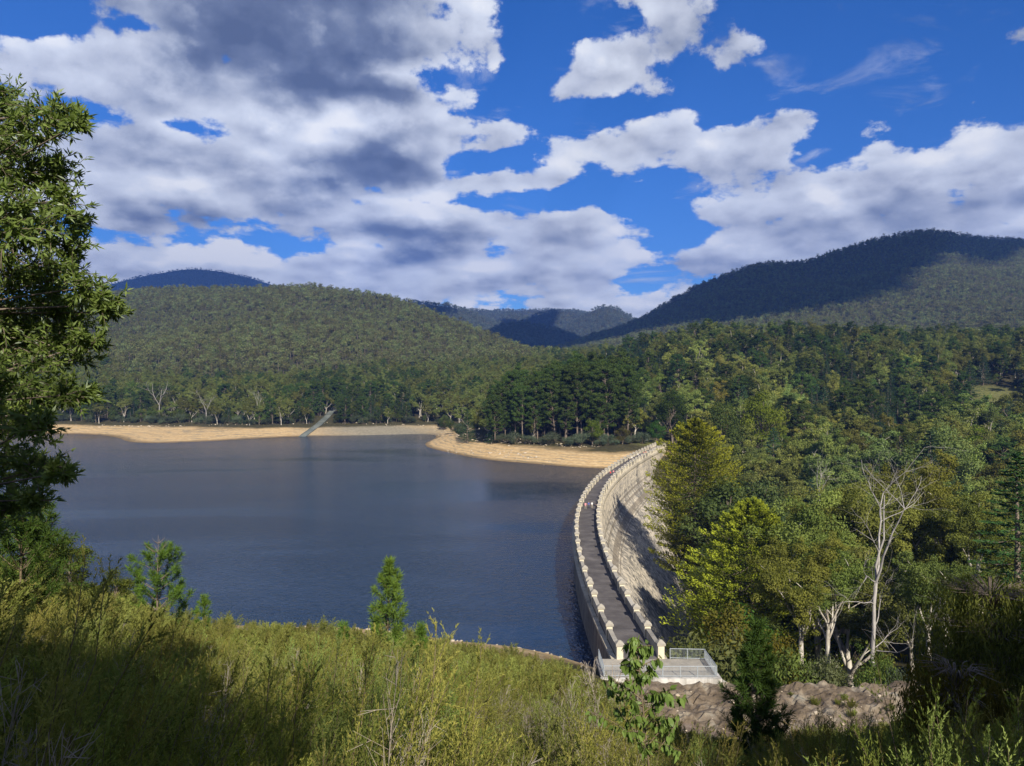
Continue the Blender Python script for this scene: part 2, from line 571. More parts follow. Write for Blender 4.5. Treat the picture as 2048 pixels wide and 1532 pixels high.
# centre line of the dam's crest, X as a function of distance Y
_dy = np.array([72, 80, 87, 95, 103, 109, 118, 135, 155, 177, 195, 211, 225.5, 243, 256, 273, 290, 315, 331, 354, 362.0])
_dx = np.array([14.6, 14.1, 13.75, 13.45, 13.3, 13.25, 13.4, 14.4, 15.9, 18.4, 21, 24, 27.3, 31.9, 35.8, 41.2, 46.8, 55.2, 60.9, 69.6, 72.8])
_pc = np.polynomial.Chebyshev.fit(_dy, _dx, 5)


def dam_x(y):
    return _pc(np.clip(y, 70, 365))


def ground(x, y):
    x = np.asarray(x, float)
    y = np.asarray(y, float)
    sh = x.shape
    q = np.column_stack([x.ravel(), y.ravel()]) / TPS_S
    out = np.empty(len(q))
    for a in range(0, len(q), 20000):
        b = q[a:a + 20000]
        d2 = (b[:, 0:1] - _sp[None, :, 0]) ** 2 + (b[:, 1:2] - _sp[None, :, 1]) ** 2
        out[a:a + 20000] = (0.5 * d2 * np.log(d2 + 1e-12)) @ TPS_W[:-3] + TPS_W[-3] + b @ TPS_W[-2:]
    z = out.reshape(sh)
    z = z + fbm(x, y, 40, 4, 3) * np.clip((z - 7) / 25, 0.0, 1.0) * 4 + fbm(x, y, 12, 3, 9) * 0.8 * np.clip(np.abs(z) / 4, 0.15, 1)
    # upstream of the wall the bed stays well below the water
    up = (x < dam_x(y) + 2) & (x > dam_x(y) - 14) & (y > 100) & (y < 312)
    z = np.where(up, np.minimum(z, -3.0), z)
    return z


def gz(x, y):
    return float(ground(np.array([x], float), np.array([y], float))[0])


def ray(px, py, Y):
    """the point seen at pixel (px, py) of the photograph at distance Y"""
    return ((px - 1024) / 1500.0 * Y, Y, EYE - (py - 766) / 1500.0 * Y)


def ground_mat():
    m, t, out = new_mat('hillside_soil')
    co = t.node('ShaderNodeTexCoord').outputs['Object']
    z = t.node('ShaderNodeSeparateXYZ', ins={0: co}).outputs[2]
    n1 = t.noise(co, 0.05, 5.0, 0.6)
    n2 = t.noise(co, 0.6, 5.0, 0.65)
    n3 = t.noise(co, 3.0, 4.0, 0.6)
    soil = t.ramp(n2.outputs[0], [(0.3, (0.030, 0.026, 0.014)), (0.5, (0.055, 0.050, 0.022)), (0.75, (0.10, 0.085, 0.045))])
    grass = t.ramp(n2.outputs[0], [(0.3, (0.085, 0.10, 0.03)), (0.55, (0.15, 0.15, 0.05)), (0.8, (0.24, 0.20, 0.09))])
    lawn = t.node('ShaderNodeAttribute', attribute_name='lawn').outputs['Fac']
    base = t.mix(lawn, soil, grass)
    # drawdown band of bare sand left by the falling lake, in old strand lines
    nearb = t.node('ShaderNodeAttribute', attribute_name='near_bank').outputs['Fac']
    zz = t.math('MULTIPLY_ADD', n1.outputs[0], 1.6, z)
    zz = t.math('MULTIPLY_ADD', nearb, -5.5, zz)
    st = t.node('ShaderNodeTexWave', wave_type='BANDS', bands_direction='Z', wave_profile='SIN')
    t.l.new(co, st.inputs['Vector'])
    st.inputs['Scale'].default_value = 0.42
    st.inputs['Distortion'].default_value = 6.0
    st.inputs['Detail'].default_value = 4.0
    st.inputs['Detail Scale'].default_value = 0.35
    sand_a = t.ramp(n2.outputs[0], [(0.28, (0.36, 0.235, 0.105)), (0.5, (0.52, 0.36, 0.18)), (0.72, (0.62, 0.47, 0.27))])
    sand_b = t.ramp(n3.outputs[0], [(0.3, (0.18, 0.145, 0.09)), (0.7, (0.40, 0.32, 0.20))])
    band = t.remap(st.outputs[0], 0.50, 0.90, 0.0, 1.0)
    patch = t.remap(n1.outputs[0], 0.44, 0.60, 0.35, 1.0)
    sand = t.mix(t.math('MULTIPLY', band, patch), sand_a, sand_b)
    wet = t.remap(z, 0.12, 0.85, 0.38, 1.0)
    wc = t.node('ShaderNodeCombineXYZ', ins={0: wet, 1: wet, 2: wet}).outputs[0]
    sand = t.mix(1.0, sand, wc, 'MULTIPLY')
    grey = t.node('ShaderNodeAttribute', attribute_name='bank_shade').outputs['Fac']
    bank_shade = t.ramp(n2.outputs[0], [(0.3, (0.17, 0.15, 0.105)), (0.7, (0.33, 0.29, 0.21))])  # cloud shade on the far bank, put into the sand's colour
    sand = t.mix(grey, sand, bank_shade)
    bare = t.node('ShaderNodeAttribute', attribute_name='bare').outputs['Fac']
    low = t.remap(zz, 5.6, 4.6, 0.0, 1.0)
    col = t.mix(t.math('MULTIPLY', bare, low), base, sand)
    rock = t.node('ShaderNodeAttribute', attribute_name='rock').outputs['Fac']
    rk = t.ramp(n2.outputs[0], [(0.25, (0.12, 0.075, 0.055)), (0.45, (0.25, 0.175, 0.13)), (0.6, (0.34, 0.26, 0.205)), (0.8, (0.42, 0.36, 0.30))])
    col = t.mix(rock, col, rk)
    p = t.node('ShaderNodeBsdfPrincipled', ins={'Roughness': 0.95, 'Base Color': col})
    p.inputs['Specular IOR Level'].default_value = 0.1
    b = t.node('ShaderNodeBump', ins={'Strength': 0.6, 'Distance': 0.25})
    t.l.new(n3.outputs[0], b.inputs['Height'])
    t.l.new(b.outputs[0], p.inputs['Normal'])
    t.l.new(p.outputs[0], out.inputs[0])
    return m


# lawns and clearings (centre x, y, radii)
LAWNS = [(290, 452, 26, 30), (300, 480, 22, 26), (197, 640, 30, 16), (66, 372, 9, 12), (105, 455, 14, 12), (75, 560, 14, 16), (170, 470, 16, 14)]


def lawn_mask(x, y):
    r = np.zeros_like(x)
    for cx, cy_, rx, ry in LAWNS:
        r = np.maximum(r, np.clip(1.6 - 1.4 * np.hypot((x - cx) / rx, (y - cy_) / ry), 0, 1))
    return r


def rock_mask(x, y):
    return np.clip(1.5 - np.hypot((x - 31) / 22, (y - 69.5) / 7.5) * 1.2, 0, 1)


def grid_mesh(xs, ys, zf, name, extra=True):
    X, Y = np.meshgrid(xs, ys)
    Z = zf(X, Y)
    nx, ny = len(xs), len(ys)
    i = np.arange(ny - 1)[:, None] * nx + np.arange(nx - 1)[None, :]
    q = np.stack([i, i + 1, i + nx + 1, i + nx], -1).reshape(-1, 4)
    b = MB()
    b.add(np.stack([X, Y, Z], -1), q, 0, 0.5, True)
    me = b.mesh(name)
    if extra:
        xr, yr = X.ravel(), Y.ravel()
        bare = ((xr < dam_x(yr) + 3) | (yr > 345) | (yr < 60)).astype(float) * np.clip((yr - 85) / 8, 0, 1)
        bank_shade = np.clip(1 - np.hypot((xr + 95) / 62, (yr - 535) / 45), 0, 1) * 1.6  # where the painted cloud shade dims the far sand
        for nm, val in (('lawn', lawn_mask(xr, yr)), ('bare', bare), ('bank_shade', np.clip(bank_shade, 0, 1)), ('rock', rock_mask(xr, yr)), ('near_bank', np.clip((125 - yr) / 6, 0, 1) * (xr < 9) * np.clip((xr + 75) / 20, 0, 1))):
            at = me.attributes.new(nm, 'FLOAT', 'POINT')
            at.data.foreach_set('value', np.asarray(val, np.float32))
    return me


def stretch(lo, hi, fine0, fine1, coarse, fine):
    a = np.arange(lo, fine0, coarse)
    b = np.arange(fine0, fine1, fine)
    c = np.arange(fine1, hi + coarse, coarse)
    return np.concatenate([a, b, c])


def ground_with_bench(x, y):
    z = ground(x, y)
    k = rock_mask(x, y)
    # cut rock of the bench: broken ledges
    return z * (1 - k) + 4.2 * k


def bench_rock(x, y):
    a = fbm(x * 0.8 + y * 0.6, y * 0.8 - x * 0.6, 6.0, 3, 21)
    led = 5.45 - (74 - y) * 0.16 + np.round((a + 0.22 * fbm(x, y, 2.2, 3, 44)) * 6) * 0.16
    led += np.abs(fbm(x + 2 * y, y, 1.5, 3, 61)) * 0.75 + fbm(x, y, 0.8, 2, 5) * 0.42
    e = np.clip(1.0 - np.maximum(np.abs(x - 30) / 22, np.abs(y - 69.2) / 8.2), 0, 0.2) / 0.2
    return 3.0 + (led - 3.0) * e ** 0.7


gx = stretch(-1000, 1000, -70, 130, 14, 1.6)
gy = np.concatenate([np.arange(-90, -12, 6), np.arange(-12, 130, 1.6), np.arange(130, 600, 4), np.arange(600, 1260, 12)])
me = grid_mesh(gx, gy, ground_with_bench, 'ground')
g_ob = link('ground', me, ground_mat())
tag(g_ob, 'hillside soil, grass and bare sandy banks around the lake', kind='structure')

b_me = grid_mesh(np.arange(8, 52, 0.42), np.arange(61, 77.6, 0.36), bench_rock, 'rock_bench', False)
for p_ in b_me.polygons:
    p_.use_smooth = False
rbm = rough_mat('bench_rock', [(0.28, (0.045, 0.034, 0.025)), (0.42, (0.095, 0.072, 0.050)), (0.54, (0.150, 0.117, 0.084)), (0.64, (0.215, 0.182, 0.138)), (0.75, (0.155, 0.158, 0.142))], 0.55, 0.95, 7.0, bump=0.8, bscale=2.5)
rt = NT(rbm.node_tree)
rp_ = next(n for n in rbm.node_tree.nodes if n.type == 'BSDF_PRINCIPLED')
rc = rt.node('ShaderNodeTexCoord').outputs['Object']
rw = rt.vmath('MULTIPLY_ADD', rt.noise(rc, 1.6, 4.0, 0.6).outputs['Color'], (0.9, 0.9, 0.9), rc)
vo = rt.node('ShaderNodeTexVoronoi', feature='DISTANCE_TO_EDGE')
rt.l.new(rt.vmath('MULTIPLY', rw, (0.35, 1.1, 1.6)), vo.inputs['Vector'])
vo.inputs['Scale'].default_value = 0.9
ck = rt.remap(vo.outputs['Distance'], 0.0, 0.05, 0.55, 1.0)
old = rp_.inputs['Base Color'].links[0].from_socket
rt.l.new(rt.mix(1.0, old, rt.node('ShaderNodeCombineXYZ', ins={0: ck, 1: ck, 2: ck}).outputs[0], 'MULTIPLY'), rp_.inputs['Base Color'])
tag(link('rock_bench', b_me, rbm), 'brown cut rock bench beside the near end of the dam', kind='structure')

# ------------------------------------------------------------------ lake
def water_mat():
    m, t, out = new_mat('lake_water')
    co = t.node('ShaderNodeTexCoord').outputs['Object']
    w1 = t.noise(t.vmath('MULTIPLY', co, (1.0, 1.6, 1.0)), 0.55, 3.0, 0.6)
    w2 = t.noise(t.vmath('MULTIPLY', co, (1.0, 1.3, 1.0)), 2.2, 2.0, 0.5)
    gust = t.noise(t.vmath('MULTIPLY', co, (0.35, 1.0, 1.0)), 0.022, 5.0, 0.55, dist=0.6)
    h = t.math('MULTIPLY_ADD', w2.outputs[0], 0.35, w1.outputs[0])
    b = t.node('ShaderNodeBump', ins={'Distance': 0.30})
    t.l.new(t.remap(gust.outputs[0], 0.36, 0.62, 0.28, 1.05), b.inputs['Strength'])
    t.l.new(h, b.inputs['Height'])
    p = t.node('ShaderNodeBsdfPrincipled', ins={'Base Color': (0.006, 0.023, 0.056, 1), 'Roughness': 0.12, 'IOR': 1.333})
    t.l.new(b.outputs[0], p.inputs['Normal'])
    t.l.new(p.outputs[0], out.inputs[0])
    return m


ys_d = np.arange(76, 345, 6.0)
poly = [(float(dam_x(y)) - 1.0, y) for y in ys_d] + [(52, 348), (52, 362), (20, 372), (-10, 395), (-25, 440), (-30, 500), (-50, 560), (-100, 545), (-220, 552), (-330, 575), (-560, 600), (-700, 500), (-560, 330), (-230, 210), (-115, 132), (-72, 108), (-46, 98), (-24, 90), (0, 84), (10, 78)]
bm = bmesh.new()
face = bm.faces.new([bm.verts.new((x, y, 0.0)) for x, y in poly])
bmesh.ops.triangulate(bm, faces=[face])
me = bpy.data.meshes.new('lake_water')
bm.normal_update()
for f in bm.faces:
    if f.normal.z < 0:
        f.normal_flip()
bm.to_mesh(me)
bm.free()
lake = tag(link('lake_water', me, water_mat()), 'dark blue reservoir lake held behind the curved dam', kind='structure')

# ------------------------------------------------------------------ hills
def hill_mat():
    m, t, out = new_mat('forest_floor')
    co = t.node('ShaderNodeTexCoord').outputs['Object']
    n = t.noise(co, 0.02, 6.0, 0.65)
    p = t.node('ShaderNodeBsdfDiffuse')
    t.l.new(t.ramp(n.outputs[0], [(0.3, (0.030, 0.033, 0.016)), (0.55, (0.055, 0.058, 0.026)), (0.75, (0.085, 0.080, 0.045))]), p.inputs[0])
    t.l.new(p.outputs[0], out.inputs[0])
    return m


HILL_M = hill_mat()
HILLS = []


def hill(name, label, ridge, foot_y, foot_z, drop, nu=70, nv=40, spur=0.10, seed=1, ease=1.0, tree=14.0, shift=0.0, jag=0.0):
    """ridge: (pixel x, pixel y, distance) along the skyline; the slope runs down to foot_y"""
    r = np.array([ray(px, py, Y) for px, py, Y in ridge])
    r[:, 2] -= tree
    s = np.concatenate([[0], np.cumsum(np.linalg.norm(np.diff(r[:, :2], axis=0), axis=1))])
    u = np.linspace(0, s[-1], nu)
    rx, ry, rz = (np.interp(u, s, r[:, k]) for k in range(3))
    ker = np.array([1, 2, 3, 2, 1.0])
    ker /= ker.sum()
    rz = np.convolve(np.pad(rz, 2, mode='edge'), ker, 'valid')
    fy = np.interp(u, s, np.interp(np.arange(len(r)), np.linspace(0, len(r) - 1, len(foot_y)), foot_y))
    fx = rx * (fy / ry) ** 0.55 + shift
    fz = np.interp(u, s, np.interp(np.arange(len(r)), np.linspace(0, len(r) - 1, len(foot_z)), foot_z))
    fz = np.minimum(fz, rz - 5)
    v = np.concatenate([np.linspace(0, 1, nv), np.linspace(1.06, 1.6, 8)])
    U, V = np.meshgrid(np.arange(nu), v)
    Vc = np.clip(V, 0, 1)
    X = fx[U] + (rx - fx)[U] * V
    Y = fy[U] + (ry - fy)[U] * V
    Z = fz[U] + (rz - fz)[U] * Vc ** ease
    wob = (fbm(X, Y, 420, 4, seed) - 0.12) * (rz - fz)[U] * spur * 4 * np.sin(np.pi * np.clip(Vc, 0, 1)) ** 1.5 * np.clip(1.25 - Vc, 0, 1)
    Z = Z + wob
    Z = np.where(V > 1, Z - (V - 1) * drop, Z)
    b = MB()
    nr = len(v)
    i = np.arange(nr - 1)[:, None] * nu + np.arange(nu - 1)[None, :]
    q = np.stack([i, i + 1, i + nu + 1, i + nu], -1).reshape(-1, 4)
    P = np.stack([X, Y, Z], -1)
    b.add(P, q, 0, 0.5, True)
    o = tag(link(name, b.mesh(name), HILL_M), label, kind='structure')
    HILLS.append((P[:nv + 2], q, name))
    return P


H1 = hill('wooded_hill', 'broad green forested hill above the far shore',
          [(-700, 640, 1500), (0, 598, 1500), (230, 573, 1500), (350, 562, 1500), (480, 567, 1450), (600, 557, 1400), (700, 568, 1350), (800, 589, 1300), (900, 623, 1250), (1000, 662, 1180), (1080, 690, 1120), (1150, 704, 1080)],
          [760, 780, 800, 850, 900, 980], [36, 36, 40, 48, 56, 64], 60, 90, 44, 0.07, 2, 1.0, 18)
H2 = hill('mountain', 'long dark mountain ridge rising to a rounded summit on the right',
          [(1010, 706, 2300), (1080, 694, 2300), (1150, 672, 2300), (1250, 641, 2300), (1300, 616, 2300), (1400, 562, 2300), (1500, 521, 2300), (1540, 516, 2300), (1590, 518, 2300), (1700, 486, 2300), (1760, 468, 2300), (1840, 452, 2300), (1900, 459, 2300), (2048, 469, 2300), (2400, 500, 2300), (2800, 560, 2300)],
          [1500, 1250, 1080, 1050, 1050, 1050, 1080], [70, 72, 74, 78, 84, 90, 95], 150, 120, 56, 0.045, 5, 1.12, 20)
H3 = hill('distant_mountain', 'blue distant mountain dome on the left skyline',
          [(60, 640, 6000), (180, 578, 6000), (230, 561, 6000), (300, 545, 6000), (380, 532, 6000), (450, 539, 6000), (520, 557, 6000), (600, 583, 6000), (760, 640, 6000)],
          [4600], [300], 300, 60, 30, 0.03, 8, 1.0, 20)
H4 = hill('valley_hill', 'hazy hill sloping into the valley behind the wooded hill',
          [(740, 590, 3600), (800, 594, 3600), (862, 602, 3600), (905, 607, 3600), (950, 621, 3600), (1000, 641, 3600), (1060, 666, 3600), (1120, 690, 3600)],
          [2500], [110], 250, 50, 30, 0.05, 11, 1.0, 20)
H5 = hill('valley_hill', 'pale hazy ridge in the middle of the valley skyline',
          [(820, 640, 4700), (900, 624, 4700), (940, 613, 4700), (1000, 619, 4700), (1030, 621, 4700), (1060, 633, 4700), (1110, 662, 4700)],
          [3700], [180], 250, 44, 24, 0.05, 14, 1.0, 20)
H6 = hill('valley_hill', 'farthest flat topped ridge closing the valley',
          [(930, 632, 5600), (990, 617, 5600), (1050, 616, 5600), (1110, 614, 5600), (1165, 620, 5600), (1230, 634, 5600), (1300, 650, 5600)],
          [4700], [250], 250, 44, 20, 0.05, 17, 1.0, 20)
H7 = hill('valley_hill', 'rounded bluish hill left of the pointed peak',
          [(1000, 668, 4300), (1040, 640, 4300), (1075, 624, 4300), (1105, 616, 4300), (1150, 616, 4300), (1185, 628, 4300), (1240, 660, 4300)],
          [3500], [170], 250, 44, 24, 0.05, 20, 1.0, 20)
H8 = hill('valley_peak', 'pointed green peak standing in the gap of the valley',
          [(1080, 676, 3900), (1130, 646, 3900), (1165, 623, 3900), (1195, 610, 3900), (1215, 605, 3900), (1235, 612, 3900), (1265, 630, 3900), (1290, 645, 3900), (1350, 680, 3900)],
          [3000], [150], 250, 50, 30, 0.05, 23, 1.0, 20)
H9 = hill('valley_hill', 'dark low hill in cloud shade at the valley mouth',
          [(930, 682, 2900), (965, 662, 2900), (1000, 646, 2900), (1040, 638, 2900), (1080, 643, 2900), (1120, 656, 2900), (1160, 671, 2900), (1210, 692, 2900)],
          [2100], [90], 250, 50, 26, 0.05, 26, 1.0, 18)

# ------------------------------------------------------------------ the dam
def concrete_mat(name, lo, mid, hi, streak=0.5, per_piece=True, dark=0.0):
    m, t, out = new_mat(name)
    co = t.node('ShaderNodeTexCoord').outputs['Object']
    big = t.noise(co, 0.09, 5.0, 0.6)
    fine = t.noise(co, 1.3, 5.0, 0.65)
    run = t.noise(t.vmath('MULTIPLY', co, (0.75, 0.75, 0.05)), 1.0, 5.0, 0.65)
    tint = t.node('ShaderNodeAttribute', attribute_name='tint').outputs['Fac']
    f = t.math('MULTIPLY_ADD', t.math('SUBTRACT', fine.outputs[0], 0.5), 0.7, 0.5)
    f = t.math('MULTIPLY_ADD', t.math('SUBTRACT', run.outputs[0], 0.5), streak * 2.2, f)
    f = t.math('MULTIPLY_ADD', t.math('SUBTRACT', big.outputs[0], 0.5), 1.1, f)
    if per_piece:
        f = t.math('MULTIPLY_ADD', t.math('SUBTRACT', tint, 0.5), 0.75, f)
    c = t.ramp(f, [(0.15, lo), (0.5, mid), (0.85, hi)])
    p = t.node('ShaderNodeBsdfPrincipled', ins={'Roughness': 0.9, 'Base Color': c})
    p.inputs['Specular IOR Level'].default_value = 0.2
    b = t.node('ShaderNodeBump', ins={'Strength': 0.5, 'Distance': 0.06})
    t.l.new(fine.outputs[0], b.inputs['Height'])
    t.l.new(b.outputs[0], p.inputs['Normal'])
    t.l.new(p.outputs[0], out.inputs[0])
    return m


M['face'] = concrete_mat('weathered_concrete', (0.12, 0.112, 0.10), (0.33, 0.295, 0.24), (0.56, 0.485, 0.37), 0.60)
M['upface'] = concrete_mat('stained_concrete', (0.10, 0.085, 0.065), (0.21, 0.18, 0.14), (0.33, 0.28, 0.21), 0.6, False)
M['parapet'] = concrete_mat('parapet_concrete', (0.22, 0.195, 0.155), (0.44, 0.385, 0.285), (0.60, 0.53, 0.40), 0.35)
M['post'] = concrete_mat('cream_render', (0.38, 0.34, 0.26), (0.58, 0.525, 0.40), (0.70, 0.64, 0.50), 0.15)
M['cap'] = concrete_mat('cap_concrete', (0.20, 0.185, 0.16), (0.33, 0.30, 0.25), (0.42, 0.385, 0.32), 0.2)
M['white_wall'] = concrete_mat('whitewashed_concrete', (0.13, 0.12, 0.105), (0.34, 0.32, 0.29), (0.56, 0.54, 0.51), 1.0)
M['deck'] = rough_mat('bitumen_deck', [(0.3, (0.060, 0.053, 0.052)), (0.5, (0.095, 0.085, 0.082)), (0.7, (0.145, 0.130, 0.122))], 0.35, 0.9, 6.0, bump=0.3, bscale=6.0)
M['ramp'] = concrete_mat('algae_concrete', (0.06, 0.07, 0.06), (0.13, 0.145, 0.125), (0.22, 0.23, 0.20), 0.3, False)
M['steel'] = rough_mat('galvanised_steel', [(0.3, (0.27, 0.30, 0.325)), (0.7, (0.39, 0.425, 0.455))], 4.0, 0.45)
M['sandstone'] = rough_mat('pale_stone', [(0.3, (0.30, 0.24, 0.17)), (0.7, (0.52, 0.44, 0.33))], 0.9, 0.9, 5.0, bump=0.6)
M['white_paint'] = rough_mat('white_paint', [(0.3, (0.70, 0.70, 0.68)), (0.7, (0.80, 0.80, 0.78))], 2.0, 0.6)
M['roof'] = rough_mat('roof_iron', [(0.3, (0.20, 0.17, 0.15)), (0.7, (0.30, 0.27, 0.24))], 2.0, 0.5)

ZD = 6.0                                   # deck level
Y0, Y1 = 81.5, 358.0
_ys = np.linspace(74, 366, 3000)
_xs = dam_x(_ys)
_sl = np.concatenate([[0], np.cumsum(np.hypot(np.diff(_xs), np.diff(_ys)))])
S0, S1 = float(np.interp(Y0, _ys, _sl)), float(np.interp(Y1, _ys, _sl))


def crest(s):
    """point, tangent and downstream normal on the crest's centre line at arc length s"""
    y = np.interp(s, _sl, _ys)
    x = np.interp(s, _sl, _xs)
    ta = np.stack([np.interp(s + 0.5, _sl, _xs) - np.interp(s - 0.5, _sl, _xs), np.interp(s + 0.5, _sl, _ys) - np.interp(s - 0.5, _sl, _ys)], -1)
    ta = ta / np.linalg.norm(ta, axis=-1, keepdims=True)
    return np.stack([x, y], -1), ta, np.stack([ta[..., 1], -ta[..., 0]], -1)


def at(s, off, z):
    c, ta, no = crest(np.asarray(s, float))
    off = np.asarray(off, float)
    p = c + no * off[..., None] if off.ndim else c + no * float(off)
    return np.concatenate([p, np.broadcast_to(np.asarray(z, float), p.shape[:-1])[..., None]], -1)


def strip(b, ss, profile, mat=0, tint=0.5, ends=True):
    """sweeps a closed (offset, z) profile along the crest"""
    k = len(profile)
    P = np.stack([at(ss, o, z) for o, z in profile], 1)
    n = len(ss)
    i = np.arange(n - 1)[:, None] * k
    j = np.arange(k)[None, :]
    q = np.stack([i + j, i + (j + 1) % k, i + k + (j + 1) % k, i + k + j], -1).reshape(-1, 4)
    b.add(P, q, mat, tint)
    if ends:
        for e in (0, n - 1):
            if k == 4:
                b.add(P[e], [(0, 1, 2, 3) if e else (3, 2, 1, 0)], mat, tint)


def flare(h):
    """how far the downstream face stands out, h metres below the cornice"""
    h = np.maximum(np.asarray(h, float), 0)
    return 0.25 + 0.05 * h + 0.62 * np.maximum(h - 5.0, 0) ** 1.03 * np.clip((h - 4) / 9, 0, 1)


HALF = 2.05                                 # half the clear width of the deck
PT = 0.42                                   # parapet thickness
dam = empty('dam', (float(dam_x(Y0)), Y0, 0))
tag(dam, 'long curved concrete dam wall with a walkway and posts along its crest', 'dam')
DL = Vector(dam.location)


def dam_part(name, b, mat, parent=None, kind=None, smooth=False):
    me = b.mesh(name)
    o = link(name, me, mat, dam if parent is None else parent)
    if parent is None:
        o.location = -DL
    if kind:
        o['kind'] = kind
    return o


ss = np.linspace(S0, S1, 150)
b = MB()
hs_ = np.array([0, 2, 5, 7, 9, 12, 16, 20, 25, 30, 36, 42.0])
prof = [(HALF + PT + 0.12 + float(flare(h)), ZD - 1.55 - h) for h in hs_]
body = [(-HALF - PT - 0.1, ZD - 0.6), (HALF + PT + 0.1, ZD - 0.6)] + prof + [(-HALF - PT - 1.6, ZD - 43.55)]
strip(b, ss, body, 0, 0.35, ends=False)
dam_part('wall_core', b, M['upface'])
b = MB()
strip(b, ss, [(-HALF - 0.05, ZD - 0.5), (HALF + 0.05, ZD - 0.5), (HALF + 0.05, ZD), (-HALF - 0.05, ZD)], 0)
deck = dam_part('deck', b, M['deck'])
# the deck is laid in bays; a dark joint is left between them
b = MB()
for s in np.arange(S0 + 3.3, S1, 6.7):
    p = at(np.array([s - 0.05, s + 0.05]), -HALF, ZD + 0.004)
    q = at(np.array([s - 0.05, s + 0.05]), HALF, ZD + 0.004)
    b.add([p[0], q[0], q[1], p[1]], [(0, 1, 2, 3)])
M['joint'] = rough_mat('joint_tar', [(0.3, (0.03, 0.028, 0.028)), (0.7, (0.05, 0.047, 0.045))], 1.0)
jo = dam_part('deck_joints', b, M['joint'], kind='stuff')
# upstream ledge and string course, downstream cornice
b = MB()
strip(b, ss, [(-HALF - PT - 0.62, ZD - 0.55), (-HALF - PT - 0.08, ZD - 0.55), (-HALF - PT - 0.08, ZD - 0.12), (-HALF - PT - 0.62, ZD - 0.18)])
dam_part('upstream_ledge', b, M['parapet'])
b = MB()
strip(b, ss, [(HALF + PT - 0.05, ZD - 1.55), (HALF + PT + 0.32, ZD - 1.55), (HALF + PT + 0.62, ZD - 0.95), (HALF + PT + 0.62, ZD - 0.20), (HALF + PT - 0.05, ZD - 0.05)], ends=False)
dam_part('cornice', b, M['parapet'])
b = MB()
for s in np.arange(S0 + 1, S1 - 1, 1.7):
    P = [at(np.array([s, s + 0.45]), o, z) for o, z in ((HALF + PT + 0.10, ZD - 2.35), (HALF + PT + 0.34, ZD - 2.35), (HALF + PT + 0.56, ZD - 1.56), (HALF + PT + 0.10, ZD - 1.56))]
    V = np.array([p[0] for p in P] + [p[1] for p in P])
    b.add(V, [(0, 1, 2, 3), (7, 6, 5, 4), (0, 4, 5, 1), (1, 5, 6, 2), (2, 6, 7, 3), (3, 7, 4, 0)])
dam_part('corbels', b, M['parapet'], kind='stuff')

# courses of cast blocks on the downstream face, each block its own edges; the nearest 300 are parts, the rest one part
rng = np.random.default_rng(11)
near_blocks = []
rest = MB()
hh = 0.0
course = 0
face_off = HALF + PT + 0.12
while hh < 34:
    ch = 0.56 + 0.16 * rng.random()
    L = 1.25 + 0.4 * rng.random()
    s = S0 + 2 + (course % 2) * L * 0.5
    setback = 0.05 * ((course % 3) - 1) + (0.03 if course % 8 == 0 else 0.0)
    while s < S1 - 3:
        bl = L * (0.75 + 0.5 * rng.random())
        z1 = ZD - 1.58 - hh
        z0 = z1 - ch + 0.05
        c, ta, no = crest(np.array([s + bl / 2]))
        fo0 = face_off + float(flare(hh + ch))
        fo1 = face_off + float(flare(hh))
        px, py = c[0] + no[0] * fo0
        if py > 84:
            near_blocks.append((py, s, s + bl - 0.06, z0, z1, fo0, fo1, 0.06 + setback + 0.05 * rng.random(), float(np.clip(0.5 + (0.22 if hh < 4.5 else -0.05) + (0.10 if course % 8 == 0 else 0) + rng.normal() * 0.17, 0, 1))))
        s += bl
    hh += ch
    course += 1
bx = np.array([(float(dam_x(k[0])) + k[5], k[0], k[3]) for k in near_blocks])
gzv = ground(bx[:, 0], bx[:, 1])
near_blocks = [k for k, g, p in zip(near_blocks, gzv, bx) if p[2] > g - 1.5]


def block_geo(k):
    py, sa, sb, z0, z1, f0, f1, pr, tint = k
    a0, a1 = at(np.array([sa, sb]), f0 - 0.1, z0), at(np.array([sa, sb]), f1 - 0.1, z1)
    o0, o1 = at(np.array([sa + 0.03, sb - 0.03]), f0 + pr, z0 + 0.03), at(np.array([sa + 0.03, sb - 0.03]), f1 + pr, z1 - 0.03)
    V = [a0[0], a0[1], a1[1], a1[0], o0[0], o0[1], o1[1], o1[0]]
    F = [(4, 7, 6, 5), (0, 4, 5, 1), (1, 5, 6, 2), (2, 6, 7, 3), (3, 7, 4, 0)]
    return np.array(V), F, tint


# nearest blocks that show between the crest and the trees
order = sorted(range(len(near_blocks)), key=lambda i: near_blocks[i][0] + (0 if near_blocks[i][4] < ZD - 2 else 0) + (1000 if near_blocks[i][0] < 112 else 0))
singles = set(order[:280])
for i, k in enumerate(near_blocks):
    V, F, tint = block_geo(k)
    if i in singles:
        bb = MB()
        bb.add(V, F, 0, tint)
        dam_part('face_block', bb, M['face'])
    else:
        rest.add(V, F, 0, tint)
dam_part('face_courses', rest, M['face'], kind='stuff')

